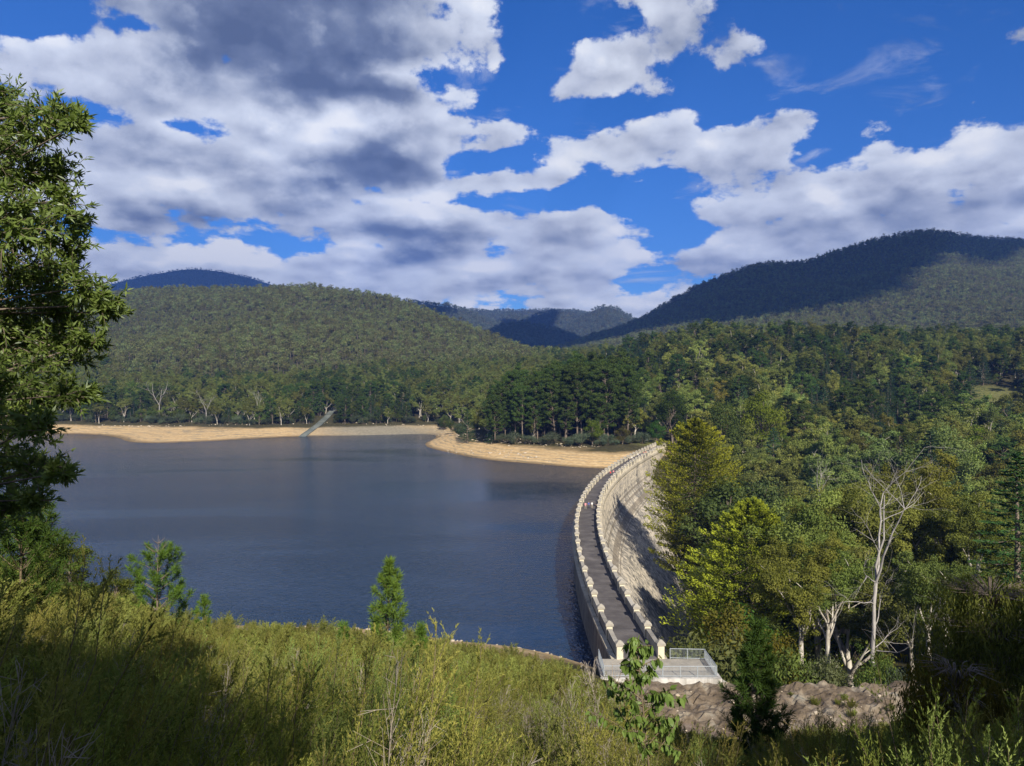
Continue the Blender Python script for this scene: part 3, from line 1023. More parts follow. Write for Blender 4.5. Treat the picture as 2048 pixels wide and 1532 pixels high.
# parapets and posts
b_cap = MB()
hw = 0.47
b_cap.box((-hw, -hw, 0), (hw, hw, 0.22))
b_cap.add([(-hw, -hw, 0.222), (hw, -hw, 0.222), (hw, hw, 0.222), (-hw, hw, 0.222), (-0.12, -0.12, 0.55), (0.12, -0.12, 0.55), (0.12, 0.12, 0.55), (-0.12, 0.12, 0.55)],
          [(0, 1, 5, 4), (1, 2, 6, 5), (2, 3, 7, 6), (3, 0, 4, 7), (4, 5, 6, 7)])
cap_me = b_cap.mesh('post_cap')
cap_me.materials.append(M['cap'])
b_po = MB()
b_po.box((-0.35, -0.35, -0.12), (0.35, 0.35, 1.40))
post_me = b_po.mesh('parapet_post')
post_me.materials.append(M['post'])
PITCH = 6.7
posts_s = list(np.arange(S0 + 0.4, S1, PITCH))
posts_s.insert(4, posts_s[3] + 5.0)
for side in (-1, 1):
    off = side * (HALF + PT / 2)
    for i, s in enumerate(posts_s):
        p = at(np.array([s]), off, ZD)[0]
        _, ta, _ = crest(np.array([s]))
        o = link('parapet_post', post_me, None, dam)
        o.location = Vector(p) - DL
        o.rotation_euler = (0, 0, math.atan2(ta[0][1], ta[0][0]))
        c = link('post_cap', cap_me, None, o)
        c.location = (0, 0, 1.401)
    edges = posts_s + [S1]
    for a, e in zip(edges[:-1], edges[1:]):
        if e - a < 1.2:
            continue
        b = MB()
        sp = np.linspace(a + 0.40, e - 0.40, 4)
        o0, o1 = off - PT / 2, off + PT / 2
        strip(b, sp, [(o0, ZD - 0.10), (o1, ZD - 0.10), (o1, ZD + 0.98), (o0, ZD + 0.98)], 0, rng.random())
        pp = dam_part('parapet_panel', b, M['parapet'])
        b2 = MB()
        strip(b2, sp, [(o0 - 0.05, ZD + 0.983), (o1 + 0.05, ZD + 0.983), (o1 + 0.05, ZD + 1.12), (o0 - 0.05, ZD + 1.12)], 0, rng.random())
        link('coping', b2.mesh('coping'), M['cap'], pp)

# ------------------------------------------------------------------ landing at the near end: slab, walls and railings
land = empty('dam_landing', (15, 79, ZD))
tag(land, 'grey concrete landing with whitewashed retaining wall at the near end of the dam', 'landing')
b = MB()
b.box((-5.9, -2.6, -0.35), (6.0, 2.6, -0.02))
link('slab', b.mesh('slab'), M['cap'], land)
b = MB()
b.box((-6.0, -2.95, -7.5), (6.3, -2.605, 0.02), 0, 0.6)
b.box((6.003, -2.60, -7.5), (6.3, 2.6, 0.02), 0, 0.5)
link('retaining_wall', b.mesh('retaining_wall'), M['white_wall'], land)
b = MB()
b.add([(6.31, -3.05, -6.8), (9.6, -4.4, -6.8), (9.6, -4.0, -6.8), (6.31, -2.6, -6.8), (6.31, -3.05, -0.35), (9.6, -4.4, -2.3), (9.6, -4.0, -2.3), (6.31, -2.6, -0.35)],
      [(0, 3, 2, 1), (4, 5, 6, 7), (0, 1, 5, 4), (1, 2, 6, 5), (2, 3, 7, 6), (3, 0, 4, 7)], 0, 0.8)
link('wing_wall', b.mesh('wing_wall'), M['white_wall'], land)
b = MB()
b.add([(6.0, -3.15, -0.348), (9.7, -4.5, -2.298), (9.7, -2.9, -2.298), (6.0, -1.6, -0.348), (6.0, -3.15, -0.15), (9.7, -4.5, -2.05), (9.7, -2.9, -2.05), (6.0, -1.6, -0.15)],
      [(0, 3, 2, 1), (4, 5, 6, 7), (0, 1, 5, 4), (1, 2, 6, 5), (2, 3, 7, 6), (3, 0, 4, 7)], 0, 0.5)
link('sloping_coping', b.mesh('sloping_coping'), M['cap'], land)
b = MB()
b.box((9.75, -4.6, -6), (11.1, -3.0, -0.9), 0, 0.5)
link('end_block', b.mesh('end_block'), M['cap'], land)
b = MB()
b.box((14.6, -6.2, -5), (17.6, -3.9, -2.2), 0, 0.5)
bo = link('concrete_block', b.mesh('concrete_block'), M['sandstone'])
bo.location = (15, 79, ZD)
tag(bo, 'pale square concrete block set into the brown rock below the landing', 'block')


def railing(label, pts, h=1.1, step=0.14):
    """steel railing along pts (world), posts at the corners, every baluster its own part"""
    root = empty('steel_railing', pts[0])
    tag(root, label, 'railing', 'steel railings at the near end of the dam')
    P0 = Vector(pts[0])
    bar = MB()
    bar.tube([(0, 0, 0.08), (0, 0, h - 0.03)], 0.013, 5)
    bme = bar.mesh('baluster')
    bme.materials.append(M['steel'])
    for a, c in zip(pts[:-1], pts[1:]):
        a, c = Vector(a) - P0, Vector(c) - P0
        L = (c - a).length
        for nm, zz in (('top_rail', h), ('bottom_rail', 0.10)):
            r = MB()
            r.tube([a + Vector((0, 0, zz)), c + Vector((0, 0, zz))], 0.036, 6)
            link(nm, r.mesh(nm), M['steel'], root)
        n = int(L / step)
        for i in range(1, n):
            o = link('baluster', bme, None, root)
            o.location = a.lerp(c, i / n)
        k = max(1, round(L / 2.0))
        for i in range(k + 1):
            if i == k and c != Vector(pts[-1]) - P0:
                continue
            r = MB()
            q = a.lerp(c, i / k)
            r.tube([q, q + Vector((0, 0, h + 0.03))], 0.045, 6)
            link('railing_post', r.mesh('railing_post'), M['steel'], root)
    return root


railing('short galvanised steel railing beside the first parapet post over the water', [(9.4, 81.4, ZD), (9.4, 76.6, ZD), (12.2, 76.6, ZD)])
railing('long galvanised steel railing round the outer corner of the landing', [(17.2, 81.6, ZD), (20.9, 81.4, ZD), (20.9, 76.6, ZD)])
railing('galvanised steel railing along the front of the landing behind the sapling', [(13.6, 76.5, ZD), (20.7, 76.5, ZD)])

# ------------------------------------------------------------------ boat ramp on the far shore
ramp = empty('boat_ramp', (-141, 500, 0))
tag(ramp, 'narrow concrete boat ramp running down the far bank into the lake', 'ramp')
pr = [(-141, 498, -1.0), (-141, 512, 0.9), (-140.5, 545, 5.4), (-143, 580, 9.4), (-148, 625, 14.6)]
pr = [(x, y, max(z, gz(x, y) + 0.35) if y > 505 else z) for x, y, z in pr]
for nm, o0, o1, dz0, dz1, mt in (('slab', -2.0, 2.0, -0.6, 0.0, 'ramp'), ('kerb', -2.35, -2.003, -0.6, 0.25, 'ramp'), ('kerb', 2.003, 2.35, -0.6, 0.25, 'ramp')):
    b = MB()
    for (x0, y0, z0), (x1, y1, z1) in zip(pr[:-1], pr[1:]):
        V = [(x0 + o0, y0, z0 + dz0), (x0 + o1, y0, z0 + dz0), (x0 + o1, y0, z0 + dz1), (x0 + o0, y0, z0 + dz1), (x1 + o0, y1, z1 + dz0), (x1 + o1, y1, z1 + dz0), (x1 + o1, y1, z1 + dz1), (x1 + o0, y1, z1 + dz1)]
        b.add(V, [(0, 1, 2, 3), (0, 4, 5, 1), (1, 5, 6, 2), (2, 6, 7, 3), (3, 7, 4, 0)], 0, 0.6)
    o = link(nm, b.mesh(nm), M[mt], ramp)
    o.location = -Vector(ramp.location)

# small pale hut and shelter among the garden trees, an information board on the lawn beyond the dam
def hut(label, loc, w, d, h, rz):
    root = empty('garden_hut', loc, rz)
    tag(root, label, 'hut')
    b = MB()
    b.box((-w / 2, -d / 2, 0), (w / 2, d / 2, h))
    b.add([(-w / 2, -d / 2, h), (-w / 2, d / 2, h), (-w / 2, 0, h + 1.1), (w / 2, -d / 2, h), (w / 2, d / 2, h), (w / 2, 0, h + 1.1)], [(0, 1, 2, 2), (4, 3, 5, 5)])
    link('wall', b.mesh('wall'), M['white_paint'], root)
    for s in (-1, 1):
        b = MB()
        b.add([(-w / 2 - .4, s * (d / 2 + .4), h - 0.25), (w / 2 + .4, s * (d / 2 + .4), h - 0.25), (w / 2 + .4, 0, h + 1.25), (-w / 2 - .4, 0, h + 1.25),
               (-w / 2 - .4, s * (d / 2 + .4), h - 0.13), (w / 2 + .4, s * (d / 2 + .4), h - 0.13), (w / 2 + .4, 0, h + 1.37), (-w / 2 - .4, 0, h + 1.37)],
              [(0, 1, 2, 3), (4, 5, 6, 7), (0, 1, 5, 4), (1, 2, 6, 5), (3, 0, 4, 7)])
        link('roof_side', b.mesh('roof_side'), M['roof'], root)
    b = MB()
    b.box((-0.45, -d / 2 - 0.05, 0), (0.45, -d / 2 - 0.003, 2.05))
    link('door', b.mesh('door'), M['bark'], root)
    for sx_ in (-1, 1):
        b = MB()
        b.box((sx_ * w * 0.32 - 0.5, -d / 2 - 0.05, 0.9), (sx_ * w * 0.32 + 0.5, -d / 2 - 0.003, 1.9))
        link('window', b.mesh('window'), M['joint'], root)


HUTS = [('small pale hut with a pitched roof among the trees above the tall pines', (96, 572, gz(96, 572)), 8, 5, 3, 0.2),
        ('white walled shelter half hidden by trees on the right hand hill', (340, 655, gz(340, 655) + 0.2), 7, 5, 4.5, 0.1)]
for h_ in HUTS:
    hut(*h_)
sg = empty('notice_board', (66.5, 371, gz(66.5, 371)))
tag(sg, 'small white notice board on the lawn past the far end of the dam', 'sign')
b = MB()
b.box((-0.75, -0.04, 0.8), (0.75, 0.04, 2.0))
link('board', b.mesh('board'), M['white_paint'], sg)
for s in (-0.6, 0.6):
    b = MB()
    b.box((s - 0.05, 0.045, 0), (s + 0.05, 0.14, 2.1))
    link('board_post', b.mesh('board_post'), M['bark'], sg)

# ------------------------------------------------------------------ plants
def limb(rng, p, d, L, bend=0.25, up=0.15, k=6):
    """a gently wandering branch line"""
    pts = [np.array(p, float)]
    d = np.array(d, float)
    for i in range(k - 1):
        d = unit(d + rng.normal(size=3) * bend / math.sqrt(k) + np.array([0, 0, up / k]))
        pts.append(pts[-1] + d * L / (k - 1))
    return np.array(pts), d


def clump(b, rng, c, rad, n, L, W, mat, hang=0.0, flat=0.7, tint=0.5, spread=0.35):
    """leaves through a rounded mass; hang > 0 makes them droop"""
    o = rand_dirs(n, rng)
    q = o * (rng.random((n, 1)) ** 0.40) * rad
    q[:, 2] *= flat
    nm = unit(o * 0.9 + np.array([0, 0, 0.45]) + rng.normal(size=(n, 3)) * 0.50)
    ax = unit(np.cross(nm, rand_dirs(n, rng)) - np.array([0, 0, hang * 0.8]))
    sd = unit(np.cross(nm, ax))
    b.cards(np.asarray(c) + q, ax, sd, L * (0.7 + 0.6 * rng.random(n)), W * (0.7 + 0.6 * rng.random(n)), mat, np.clip(tint + rng.normal(size=n) * spread * 0.6, 0, 1))


def make_gum(seed, h=24.0, spread=8.0, fork=0.35, leaves=7000, leaf=(0.50, 0.17), dead=0.0, tall=False):
    """eucalypt: bare forked trunk and limbs, crown of separate hanging clumps"""
    rng = np.random.default_rng(seed)
    w, f = MB(), MB()
    lean = rng.normal(size=2) * 0.06
    tp, td = limb(rng, (0, 0, -0.6), (lean[0], lean[1], 1), h * fork + 0.6, 0.10, 0.1, 7)
    r0 = h * 0.016 + 0.06
    w.tube(tp, np.linspace(r0 * 1.25, r0 * 0.8, len(tp)), 7)
    ends = []
    nl = rng.integers(4, 7)
    for i in range(nl):
        a = 2 * np.pi * (i + rng.random() * 0.7) / nl
        tilt = R(14 + 36 * rng.random()) if i else R(6)
        d = (math.sin(tilt) * math.cos(a), math.sin(tilt) * math.sin(a), math.cos(tilt))
        L = h * (1 - fork) * (0.70 + 0.25 * rng.random()) * (0.85 if i else 1.0)
        start = tp[-1] if (i < 3 or tall) else tp[-2 - int(rng.integers(0, 2))]
        lp, ld = limb(rng, start, d, L, 0.38, 0.45, 8)
        w.tube(lp, np.linspace(r0 * 0.55, r0 * 0.12, 8), 5)
        ends.append((lp[-1], 1.0))
        for k in range(int(rng.integers(3, 6))):
            t = int(rng.integers(3, 8))
            az = rng.random() * 2 * np.pi
            dd = unit(ld * 0.5 + np.array([math.cos(az), math.sin(az), 0.25 + 0.4 * rng.random()]))
            sp, sd = limb(rng, lp[min(t, 7)], dd, spread * (0.25 + 0.35 * rng.random()), 0.4, 0.2, 5)
            w.tube(sp, np.linspace(r0 * 0.2, r0 * 0.05, 5), 4, cap=False)
            ends.append((sp[-1], 0.8))
            if rng.random() < 0.5:
                ends.append((sp[2] + rng.normal(size=3) * 0.6, 0.65))
    wt_ = np.array([e[1] for e in ends])
    per = leaves * wt_ ** 2 / (wt_ ** 2).sum()
    for (p, s), n in zip(ends, per):
        if rng.random() < dead:
            continue
        tn = 0.5 + rng.normal() * 0.20
        rad = spread * 0.25 * s * (0.8 + 0.5 * rng.random())
        clump(f, rng, p, rad, int(n * 0.7), leaf[0], leaf[1], 0, 0.5, 0.62, tn)
        for _ in range(3):
            clump(f, rng, p + rng.normal(size=3) * rad * 0.75, rad * 0.5, int(n * 0.1), leaf[0], leaf[1], 0, 0.5, 0.8, tn + rng.normal() * 0.1)
    return w, f


def make_pine(seed, h=36.0, spread=8.0, leaves=9000, bare=0.35, leaf=(0.62, 0.16), flat_top=True):
    """old open pine: tall pole trunk, heavy branches ending in dark rounded pads"""
    rng = np.random.default_rng(seed)
    w, f = MB(), MB()
    tp, td = limb(rng, (0, 0, -0.6), (rng.normal() * 0.03, rng.normal() * 0.03, 1), h * 0.96, 0.06, 0.0, 12)
    r0 = h * 0.012
    w.tube(tp, np.linspace(r0 * 1.2, r0 * 0.2, 12), 7)
    nb = int(h * 1.8)
    pads = []
    for i in range(nb):
        t = bare + (1 - bare) * (i + rng.random()) / nb
        z = t * 11
        p = tp[int(z)] + (tp[min(int(z) + 1, 11)] - tp[int(z)]) * (z % 1)
        a = i * 2.4 + rng.random()
        ln = spread * (0.45 + 0.5 * math.sin(math.pi * min(1, (t - bare) / (1 - bare) * 0.75 + 0.22))) * (0.65 + 0.5 * rng.random())
        if t > 0.9:
            ln *= 0.6
        d = (math.cos(a), math.sin(a), 0.25 + 0.5 * rng.random())
        bp, bd = limb(rng, p, d, ln, 0.3, 0.4, 5)
        w.tube(bp, np.linspace(r0 * 0.30, r0 * 0.06, 5), 4, cap=False)
        pads += [(bp[-1], 1.0), (bp[3] + rng.normal(size=3) * 0.4, 0.75)]
        if rng.random() < 0.5:
            pads.append((bp[-1] + rng.normal(size=3) * 1.3, 0.8))
    for i in range(5):                              # dead lower stubs
        t = bare * (0.5 + 0.5 * rng.random())
        z = t * 11
        a = rng.random() * 6.28
        bp, _ = limb(rng, tp[int(z)], (math.cos(a), math.sin(a), -0.1), spread * 0.4, 0.3, 0, 4)
        w.tube(bp, np.linspace(r0 * 0.15, r0 * 0.04, 4), 4, cap=False)
    per = leaves / len(pads)
    for p, s in pads:
        tn = 0.5 + rng.normal() * 0.22
        clump(f, rng, p + np.array([0, 0, 0.3]), spread * 0.20 * s, int(per), leaf[0], leaf[1], 0, -0.5, 0.55, tn)
    return w, f


def make_conifer(seed, h=22.0, spread=5.5, leaves=8000, leaf=(0.55, 0.16), droop=-0.05, top=1.0, tip=False, layers=None, wob=0.25, lat_w=0.55, dome=0.6, thick=0.10):
    """conical conifer of flat layered sprays"""
    rng = np.random.default_rng(seed)
    w, f = MB(), MB()
    w.tube([(0, 0, -0.6), (0, 0, h * 0.5), (0.1, 0, h * 0.97)], [h * 0.018, h * 0.011, 0.03], 7)
    nb = layers or int(h * 5)
    cs, axs, sds, tn = [], [], [], []
    per = max(6, leaves // nb)
    for i in range(nb):
        t = 0.05 + 0.95 * ((i + rng.random()) / nb) ** 1.05
        env = (1 - t) ** 0.75 * top + (1 - top) * math.sin(math.pi * min(1, t * 0.9 + 0.1)) ** 0.6
        ln = spread * env * (0.75 + wob * 2 * rng.random()) + 0.3
        a = i * 2.39996 + rng.random() * 0.4
        d = np.array([math.cos(a), math.sin(a), 0.0])
        side = np.array([-math.sin(a), math.cos(a), 0.0])
        z0 = h * t
        rise = 0.28 if tip else 0.10
        k = per
        u = rng.random(k) ** 0.6
        lat = (rng.random(k) - 0.5) * lat_w * ln * (1.15 - u)
        zz = z0 + (droop * u + rise * u * u) * ln + rng.normal(size=k) * thick * (0.6 + ln * 0.05)
        c = d[None] * (u * ln)[:, None] + side[None] * lat[:, None]
        c[:, 2] = zz
        cs.append(c)
        ax = unit(d[None] * 1.0 + side[None] * (lat / ln * 1.6)[:, None] + np.array([0, 0, 0.55 if tip else 0.1]) + rng.normal(size=(k, 3)) * 0.35)
        axs.append(ax)
        sds.append(unit(np.cross(ax, np.array([0, 0, 1.0]) + d * 0.7 + rng.normal(size=(k, 3)) * 0.5)))
        layer_t = rng.normal() * 0.18
        tn.append(np.clip((u ** 1.7 * 0.92 + 0.12 if tip else 0.45) + layer_t * (0.5 if tip else 1) + rng.normal(size=k) * 0.14, 0, 1))
        if ln > 1.2 and i % 2 == 0:
            w.tube([(0, 0, z0), tuple(d * ln * 0.5 + np.array([0, 0, z0 + droop * ln * 0.5])), tuple(d * ln * 0.85 + np.array([0, 0, z0 + (droop + rise) * ln * 0.75]))], [h * 0.0035, h * 0.002, 0.02], 4, cap=False)
    c, ax, sd, tn = (np.concatenate(q) for q in (cs, axs, sds, tn))
    n = len(c)
    f.cards(c, ax, sd, leaf[0] * (0.6 + 0.8 * rng.random(n)), leaf[1] * (0.6 + 0.8 * rng.random(n)), 0, tn)
    return w, f


def make_broad(seed, h=14.0, spread=6.0, leaves=7000, leaf=(0.40, 0.24), low=0.15):
    """dense rounded broadleaf crown down to near the ground"""
    rng = np.random.default_rng(seed)
    w, f = MB(), MB()
    tp, _ = limb(rng, (0, 0, -0.5), (rng.normal() * .05, rng.normal() * .05, 1), h * 0.75, 0.12, 0, 6)
    w.tube(tp, np.linspace(h * 0.022, h * 0.006, 6), 6)
    n = 34
    for i in range(n):
        q = rand_dirs(1, rng)[0] * (0.45 + 0.42 * rng.random())
        z = h * (low + (1 - low) * 0.5) + q[2] * h * (1 - low) * 0.5
        k = 1 - 0.45 * max(0, (z / h - 0.6) / 0.4)
        p = np.array([q[0] * spread * k, q[1] * spread * k, z])
        j = min(5, max(1, int(z / h * 6)))
        w.tube([tp[j - 1], (tp[j - 1] + p) / 2 + np.array([0, 0, 0.3]), p], [h * 0.006, h * 0.004, 0.02], 4, cap=False)
        clump(f, rng, p, spread * 0.30 * (0.7 + 0.6 * rng.random()), leaves // n, leaf[0], leaf[1], 0, 0.0, 0.75, 0.5 + rng.normal() * 0.22)
    return w, f


def make_bush(seed, h=4.0, spread=3.2, leaves=3500, leaf=(0.30, 0.10)):
    rng = np.random.default_rng(seed)
    w, f = MB(), MB()
    for i in range(9):
        a = rng.random() * 6.28
        p, _ = limb(rng, (0, 0, -0.3), (math.cos(a) * 0.6, math.sin(a) * 0.6, 1), h * 0.8, 0.3, 0.2, 5)
        w.tube(p, np.linspace(0.06, 0.015, 5), 4, cap=False)
    n = 20
    for i in range(n):
        q = rand_dirs(1, rng)[0] * (0.3 + 0.5 * rng.random())
        clump(f, rng, (q[0] * spread, q[1] * spread, h * 0.5 + q[2] * h * 0.45), spread * 0.34, leaves // n, leaf[0], leaf[1], 0, -0.3, 0.8, 0.5 + rng.normal() * 0.22)
    return w, f


def make_dead(seed, h=24.0, spread=8.0, levels=3, fork=0.42, n1=6, girth=0.0105):
    """bare weathered tree: forked limbs down to fine twigs"""
    rng = np.random.default_rng(seed)
    w = MB()
    r0 = h * girth

    def grow(p, d, L, r, lev):
        k = 7
        lp, ld = limb(rng, p, d, L, 0.40, 0.30, k)
        w.tube(lp, np.linspace(r, r * 0.35, k), 6 if lev < 2 else 4, cap=False)
        if lev >= levels:
            return
        for i in range(int(rng.integers(3, 5)) if lev else n1):
            t = int(rng.integers(2, k)) if lev else int(rng.integers(1, k))
            az = rng.random() * 6.28
            perp = unit(np.cross(ld, np.array([math.cos(az), math.sin(az), 0.2])))
            dd = unit(ld * (0.55 + 0.4 * rng.random()) + perp * (0.6 + 0.5 * rng.random()))
            grow(lp[t], dd, L * (0.45 + 0.25 * rng.random()), r * (1 - t / k * 0.6) * 0.55, lev + 1)

    tp, td = limb(rng, (0, 0, -0.6), (rng.normal() * .04, rng.normal() * .04, 1), h * fork, 0.10, 0, 6)
    w.tube(tp, np.linspace(r0 * 1.2, r0 * 0.85, 6), 8, cap=False)
    for i in range(3):
        a = 6.28 * (i + rng.random() * 0.5) / 3
        tl = R(8 + 22 * rng.random())
        grow(tp[-1], np.array([math.sin(tl) * math.cos(a), math.sin(tl) * math.sin(a), math.cos(tl)]), h * (1 - fork) * (0.75 + 0.3 * rng.random()), r0 * 0.7, 1)
    for i in range(n1 - 3):
        t = int(rng.integers(2, 6))
        a = rng.random() * 6.28
        grow(tp[t], np.array([math.cos(a), math.sin(a), 0.35]), spread * 0.9, r0 * 0.35, 2)
    return w


PROTO = {}


def proto(key, wf, bark, leaf):
    w, f = wf
    a = w.mesh(key + '_trunk')
    a.materials.append(M[bark])
    c = None
    if f is not None and f.n:
        c = f.mesh(key + '_crown')
        c.materials.append(M[leaf])
    PROTO[key] = (a, c)


for i in range(6):
    proto('gum%d' % i, make_gum(100 + i, 24, 9.6, 0.22 + 0.03 * (i % 3), 11500, (0.60, 0.33)), 'pale_bark' if i % 2 else 'bark', 'gum')
for i in range(3):
    proto('near_gum%d' % i, make_gum(170 + i, 24, 9.6, 0.26 + 0.04 * i, 30000, (0.36, 0.19)), 'pale_bark', 'gum')
for i in range(3):
    proto('thin_gum%d' % i, make_gum(150 + i, 28, 7.5, 0.44, 6500, (0.55, 0.30), dead=0.15, tall=True), 'pale_bark', 'gum')
for i in range(4):
    proto('pine%d' % i, make_pine(200 + i, 36, 9.6, 20000, 0.12 + 0.06 * i, (0.72, 0.26)), 'bark', 'pine')
for i in range(3):
    proto('conifer%d' % i, make_conifer(300 + i, 22, 5.2, 8500, droop=-0.10, wob=0.3), 'bark', 'conifer')
for i in range(3):
    proto('broad%d' % i, make_broad(400 + i), 'bark', 'broad')
for i in range(3):
    proto('bush%d' % i, make_bush(500 + i), 'twig', 'wattle_bush')
for i in range(3):
    proto('dead%d' % i, (make_dead(620 + i, 20, 7, 3), None), 'dead_wood', None)

PLACED = []          # (x, y, radius) of trees that stand already


def plant(name, key, loc, s, rz, label, cat, group=None, tone=(1, 1, 1), parts=True, sz=None):
    a, c = PROTO[key]
    root = empty(name, loc, rz)
    root.scale = (s, s, sz or s)
    tag(root, label, cat, group)
    t = link('trunk', a, None, root)
    if c is not None:
        k = link('crown', c, None, root)
        k.color = (*tone, 1)
    PLACED.append((loc[0], loc[1], 3.0 * s))
    return root


def plant_px(name, key, px, top, base_h, Y, label, cat, group=None, tone=(1, 1, 1), rz=None, z=None, wide=1.0):
    """stand a tree of the prototype's height base_h so that its top shows at pixel row top at distance Y"""
    x = (px - 1024) / 1500.0 * Y
    zt = EYE - (top - 766) / 1500.0 * Y
    zb = gz(x, Y) if z is None else z
    s = max(0.25, (zt - zb) / base_h)
    return plant(name, key, (x, Y, zb), s * wide, random.random() * 6.28 if rz is None else rz, label, cat, group, tone, sz=s)


# --- the landmark trees
proto('golden_a', make_conifer(41, 34, 9.6, 60000, leaf=(0.50, 0.20), droop=-0.14, top=0.06, tip=True, layers=330, wob=0.34, lat_w=0.85, dome=0.42, thick=0.22), 'bark', 'golden')
proto('golden_b', make_conifer(43, 26, 12.5, 72000, leaf=(0.42, 0.19), droop=-0.12, top=0.70, tip=True, layers=330, wob=0.30, lat_w=0.80, thick=0.24), 'bark', 'golden')
plant_px('golden_cypress', 'golden_a', 1390, 838, 34, 196, 'tall golden cypress with layered yellow tips just right of the dam crest', 'tree', rz=0.4, z=-16, wide=0.90, tone=(0.82, 0.70, 0.75))
plant_px('golden_cypress', 'golden_b', 1504, 1000, 26, 140, 'broad spreading golden cypress in front of the foot of the dam face', 'tree', rz=1.4, z=-17, wide=0.98)
plant_px('golden_cypress', 'golden_b', 1545, 1028, 26, 150, 'smaller golden cypress showing behind the broad one', 'tree', rz=2.4, z=-10, wide=0.62)

# dead white gum in the gorge
dead_big = (make_dead(77, 34, 9, 4, 0.50, 9, 0.0085), None)
proto('dead_big', dead_big, 'dead_wood', None)
dg = plant_px('dead_tree', 'dead_big', 1748, 935, 34, 104, 'big bare white dead gum standing above the bushes of the gorge', 'tree', rz=2.0, z=-7)
plant_px('dead_tree', 'dead1', 318, 762, 20, 575, 'wide bare dead tree in the forest edge at the left of the far shore', 'tree', rz=0.5)
plant_px('dead_tree', 'dead0', 412, 782, 20, 560, 'white dead tree standing on the far bank below the wooded hill', 'tree', rz=1.5)
plant_px('dead_tree', 'dead2', 515, 786, 20, 558, 'slim white dead tree on the far bank left of the boat ramp', 'tree', rz=2.5)
plant_px('dead_tree', 'dead2', 1640, 930, 20, 185, 'grey dead limbs sticking out of the gums right of the golden cypress', 'tree', rz=0.3, z=2, wide=0.7)
plant_px('dead_tree', 'dead1', 1905, 1180, 20, 92, 'pale broken dead trunk at the dark edge of the right hand gums', 'tree', rz=3.3, z=-1)
plant_px('dead_tree', 'dead0', 1815, 955, 20, 152, 'bare branching dead crown behind the big white dead gum', 'tree', rz=4.0, z=2, wide=0.7)

# bushes and young trees on the edge of the bench (pixel x, top row, distance, prototype, tone, label)
for px, top, Y, key, bh, tone, lab, cat, wide in [
    (1420, 1235, 88, 'bush0', 4.0, (1.15, 1.05, 0.6), 'olive bushy shrub with bare grey stems beside the railing', 'shrub', 0.8),
    (1462, 1195, 90, 'broad0', 14, (1.30, 0.90, 0.75), 'bright green rounded tree behind the railing', 'tree', 0.8),
    (1530, 1245, 87, 'broad1', 14, (1.35, 0.95, 0.75), 'fresh green leafy tree right of the railing', 'tree', 0.95),
    (1585, 1285, 84, 'bush1', 4.0, (1.1, 1.1, 0.45), 'round yellow green bush on the lip of the rock bench', 'shrub', 0.62),
    (1650, 1300, 83, 'bush2', 4.0, (1.2, 1.05, 0.8), 'pale twiggy grey green bush above the brown rock', 'shrub', 0.62),
    (1750, 1305, 80, 'bush1', 4.0, (1.0, 1.15, 0.45), 'compact green bush below the big white dead gum', 'shrub', 0.6),
    (1800, 1325, 79, 'bush0', 4.0, (0.9, 0.95, 0.9), 'low grey bush right of the compact green bush', 'shrub', 0.7),
    (1845, 1350, 77, 'broad2', 14, (0.8, 1.0, 0.7), 'small leafy green sapling at the right end of the rock bench', 'tree', 0.8),
    (1490, 1318, 84, 'bush2', 4.0, (0.6, 1.0, 0.4), 'dark green low bush under the railing corner', 'shrub', 0.8),
    (1372, 1285, 87, 'bush1', 4.0, (1.1, 1.0, 0.6), 'tawny bush between the dam face and the sapling', 'shrub', 0.8)]:
    plant_px('leafy_tree' if cat == 'tree' else 'bush', key, px, top, bh, Y, lab, cat, tone=tone, wide=wide)

# big gums of the gorge (pixel x, top row, distance, ground height)
for i, (px, top, Y, zb, key, tone, lab) in enumerate([
    (1645, 985, 132, -14, 'near_gum0', (1.0, 1.0, 0.9), 'olive gum tree right behind the broad golden cypress'),
    (1600, 1085, 108, -6, 'near_gum2', (1.1, 1.05, 0.8), 'yellow olive gum tree low in the gorge left of the white dead gum'),
    (1655, 1075, 114, -6, 'near_gum0', (0.95, 1.0, 0.9), 'shady gum tree just left of the white dead trunk'),
    (1690, 955, 140, -10, 'near_gum1', (1.05, 1.0, 0.85), 'tall olive gum tree behind the white dead gum'),
    (1800, 960, 138, -8, 'near_gum1', (1.1, 1.05, 0.85), 'sunlit gum tree with visible limbs right of the white dead gum'),
    (1880, 925, 142, -6, 'near_gum2', (1.1, 1.05, 0.8), 'high rounded gum crown over the dark gap on the right'),
    (1860, 1110, 106, -5, 'near_gum2', (0.8, 0.9, 0.9), 'dim gum tree over the dark gap below the rounded crown'),
    (1960, 985, 125, -2, 'near_gum0', (1.0, 1.05, 0.9), 'gum tree against the dark pine at the right edge of the view'),
    (1480, 1212, 100, -9, 'broad2', (0.7, 0.95, 0.7), 'dark leafy tree below the broad golden cypress')]):
    bh = 14 if key.startswith('broad') else 24
    plant_px('gum_tree' if bh == 24 else 'leafy_tree', key, px, top, bh, Y, lab, 'tree', tone=tone, z=zb)
plant_px('pine_tree', 'conifer1', 2035, 905, 22, 108, 'dark green pine filling the right edge of the view', 'tree', z=2, wide=1.25, tone=(0.8, 1.0, 0.6))
plant_px('leafy_tree', 'broad1', 1520, 950, 14, 190, 'grey green rounded tree right of the tall golden cypress', 'tree', z=-14, tone=(0.9, 1.0, 1.6))
plant_px('leafy_tree', 'broad0', 1450, 945, 14, 185, 'soft green tree close to the foot of the tall golden cypress', 'tree', z=-14, tone=(0.9, 1.05, 1.3))
plant_px('cypress_tree', 'broad2', 1345, 780, 14, 372, 'very dark wide spreading tree above the far end of the dam', 'tree', tone=(0.45, 0.55, 0.5), wide=0.8)
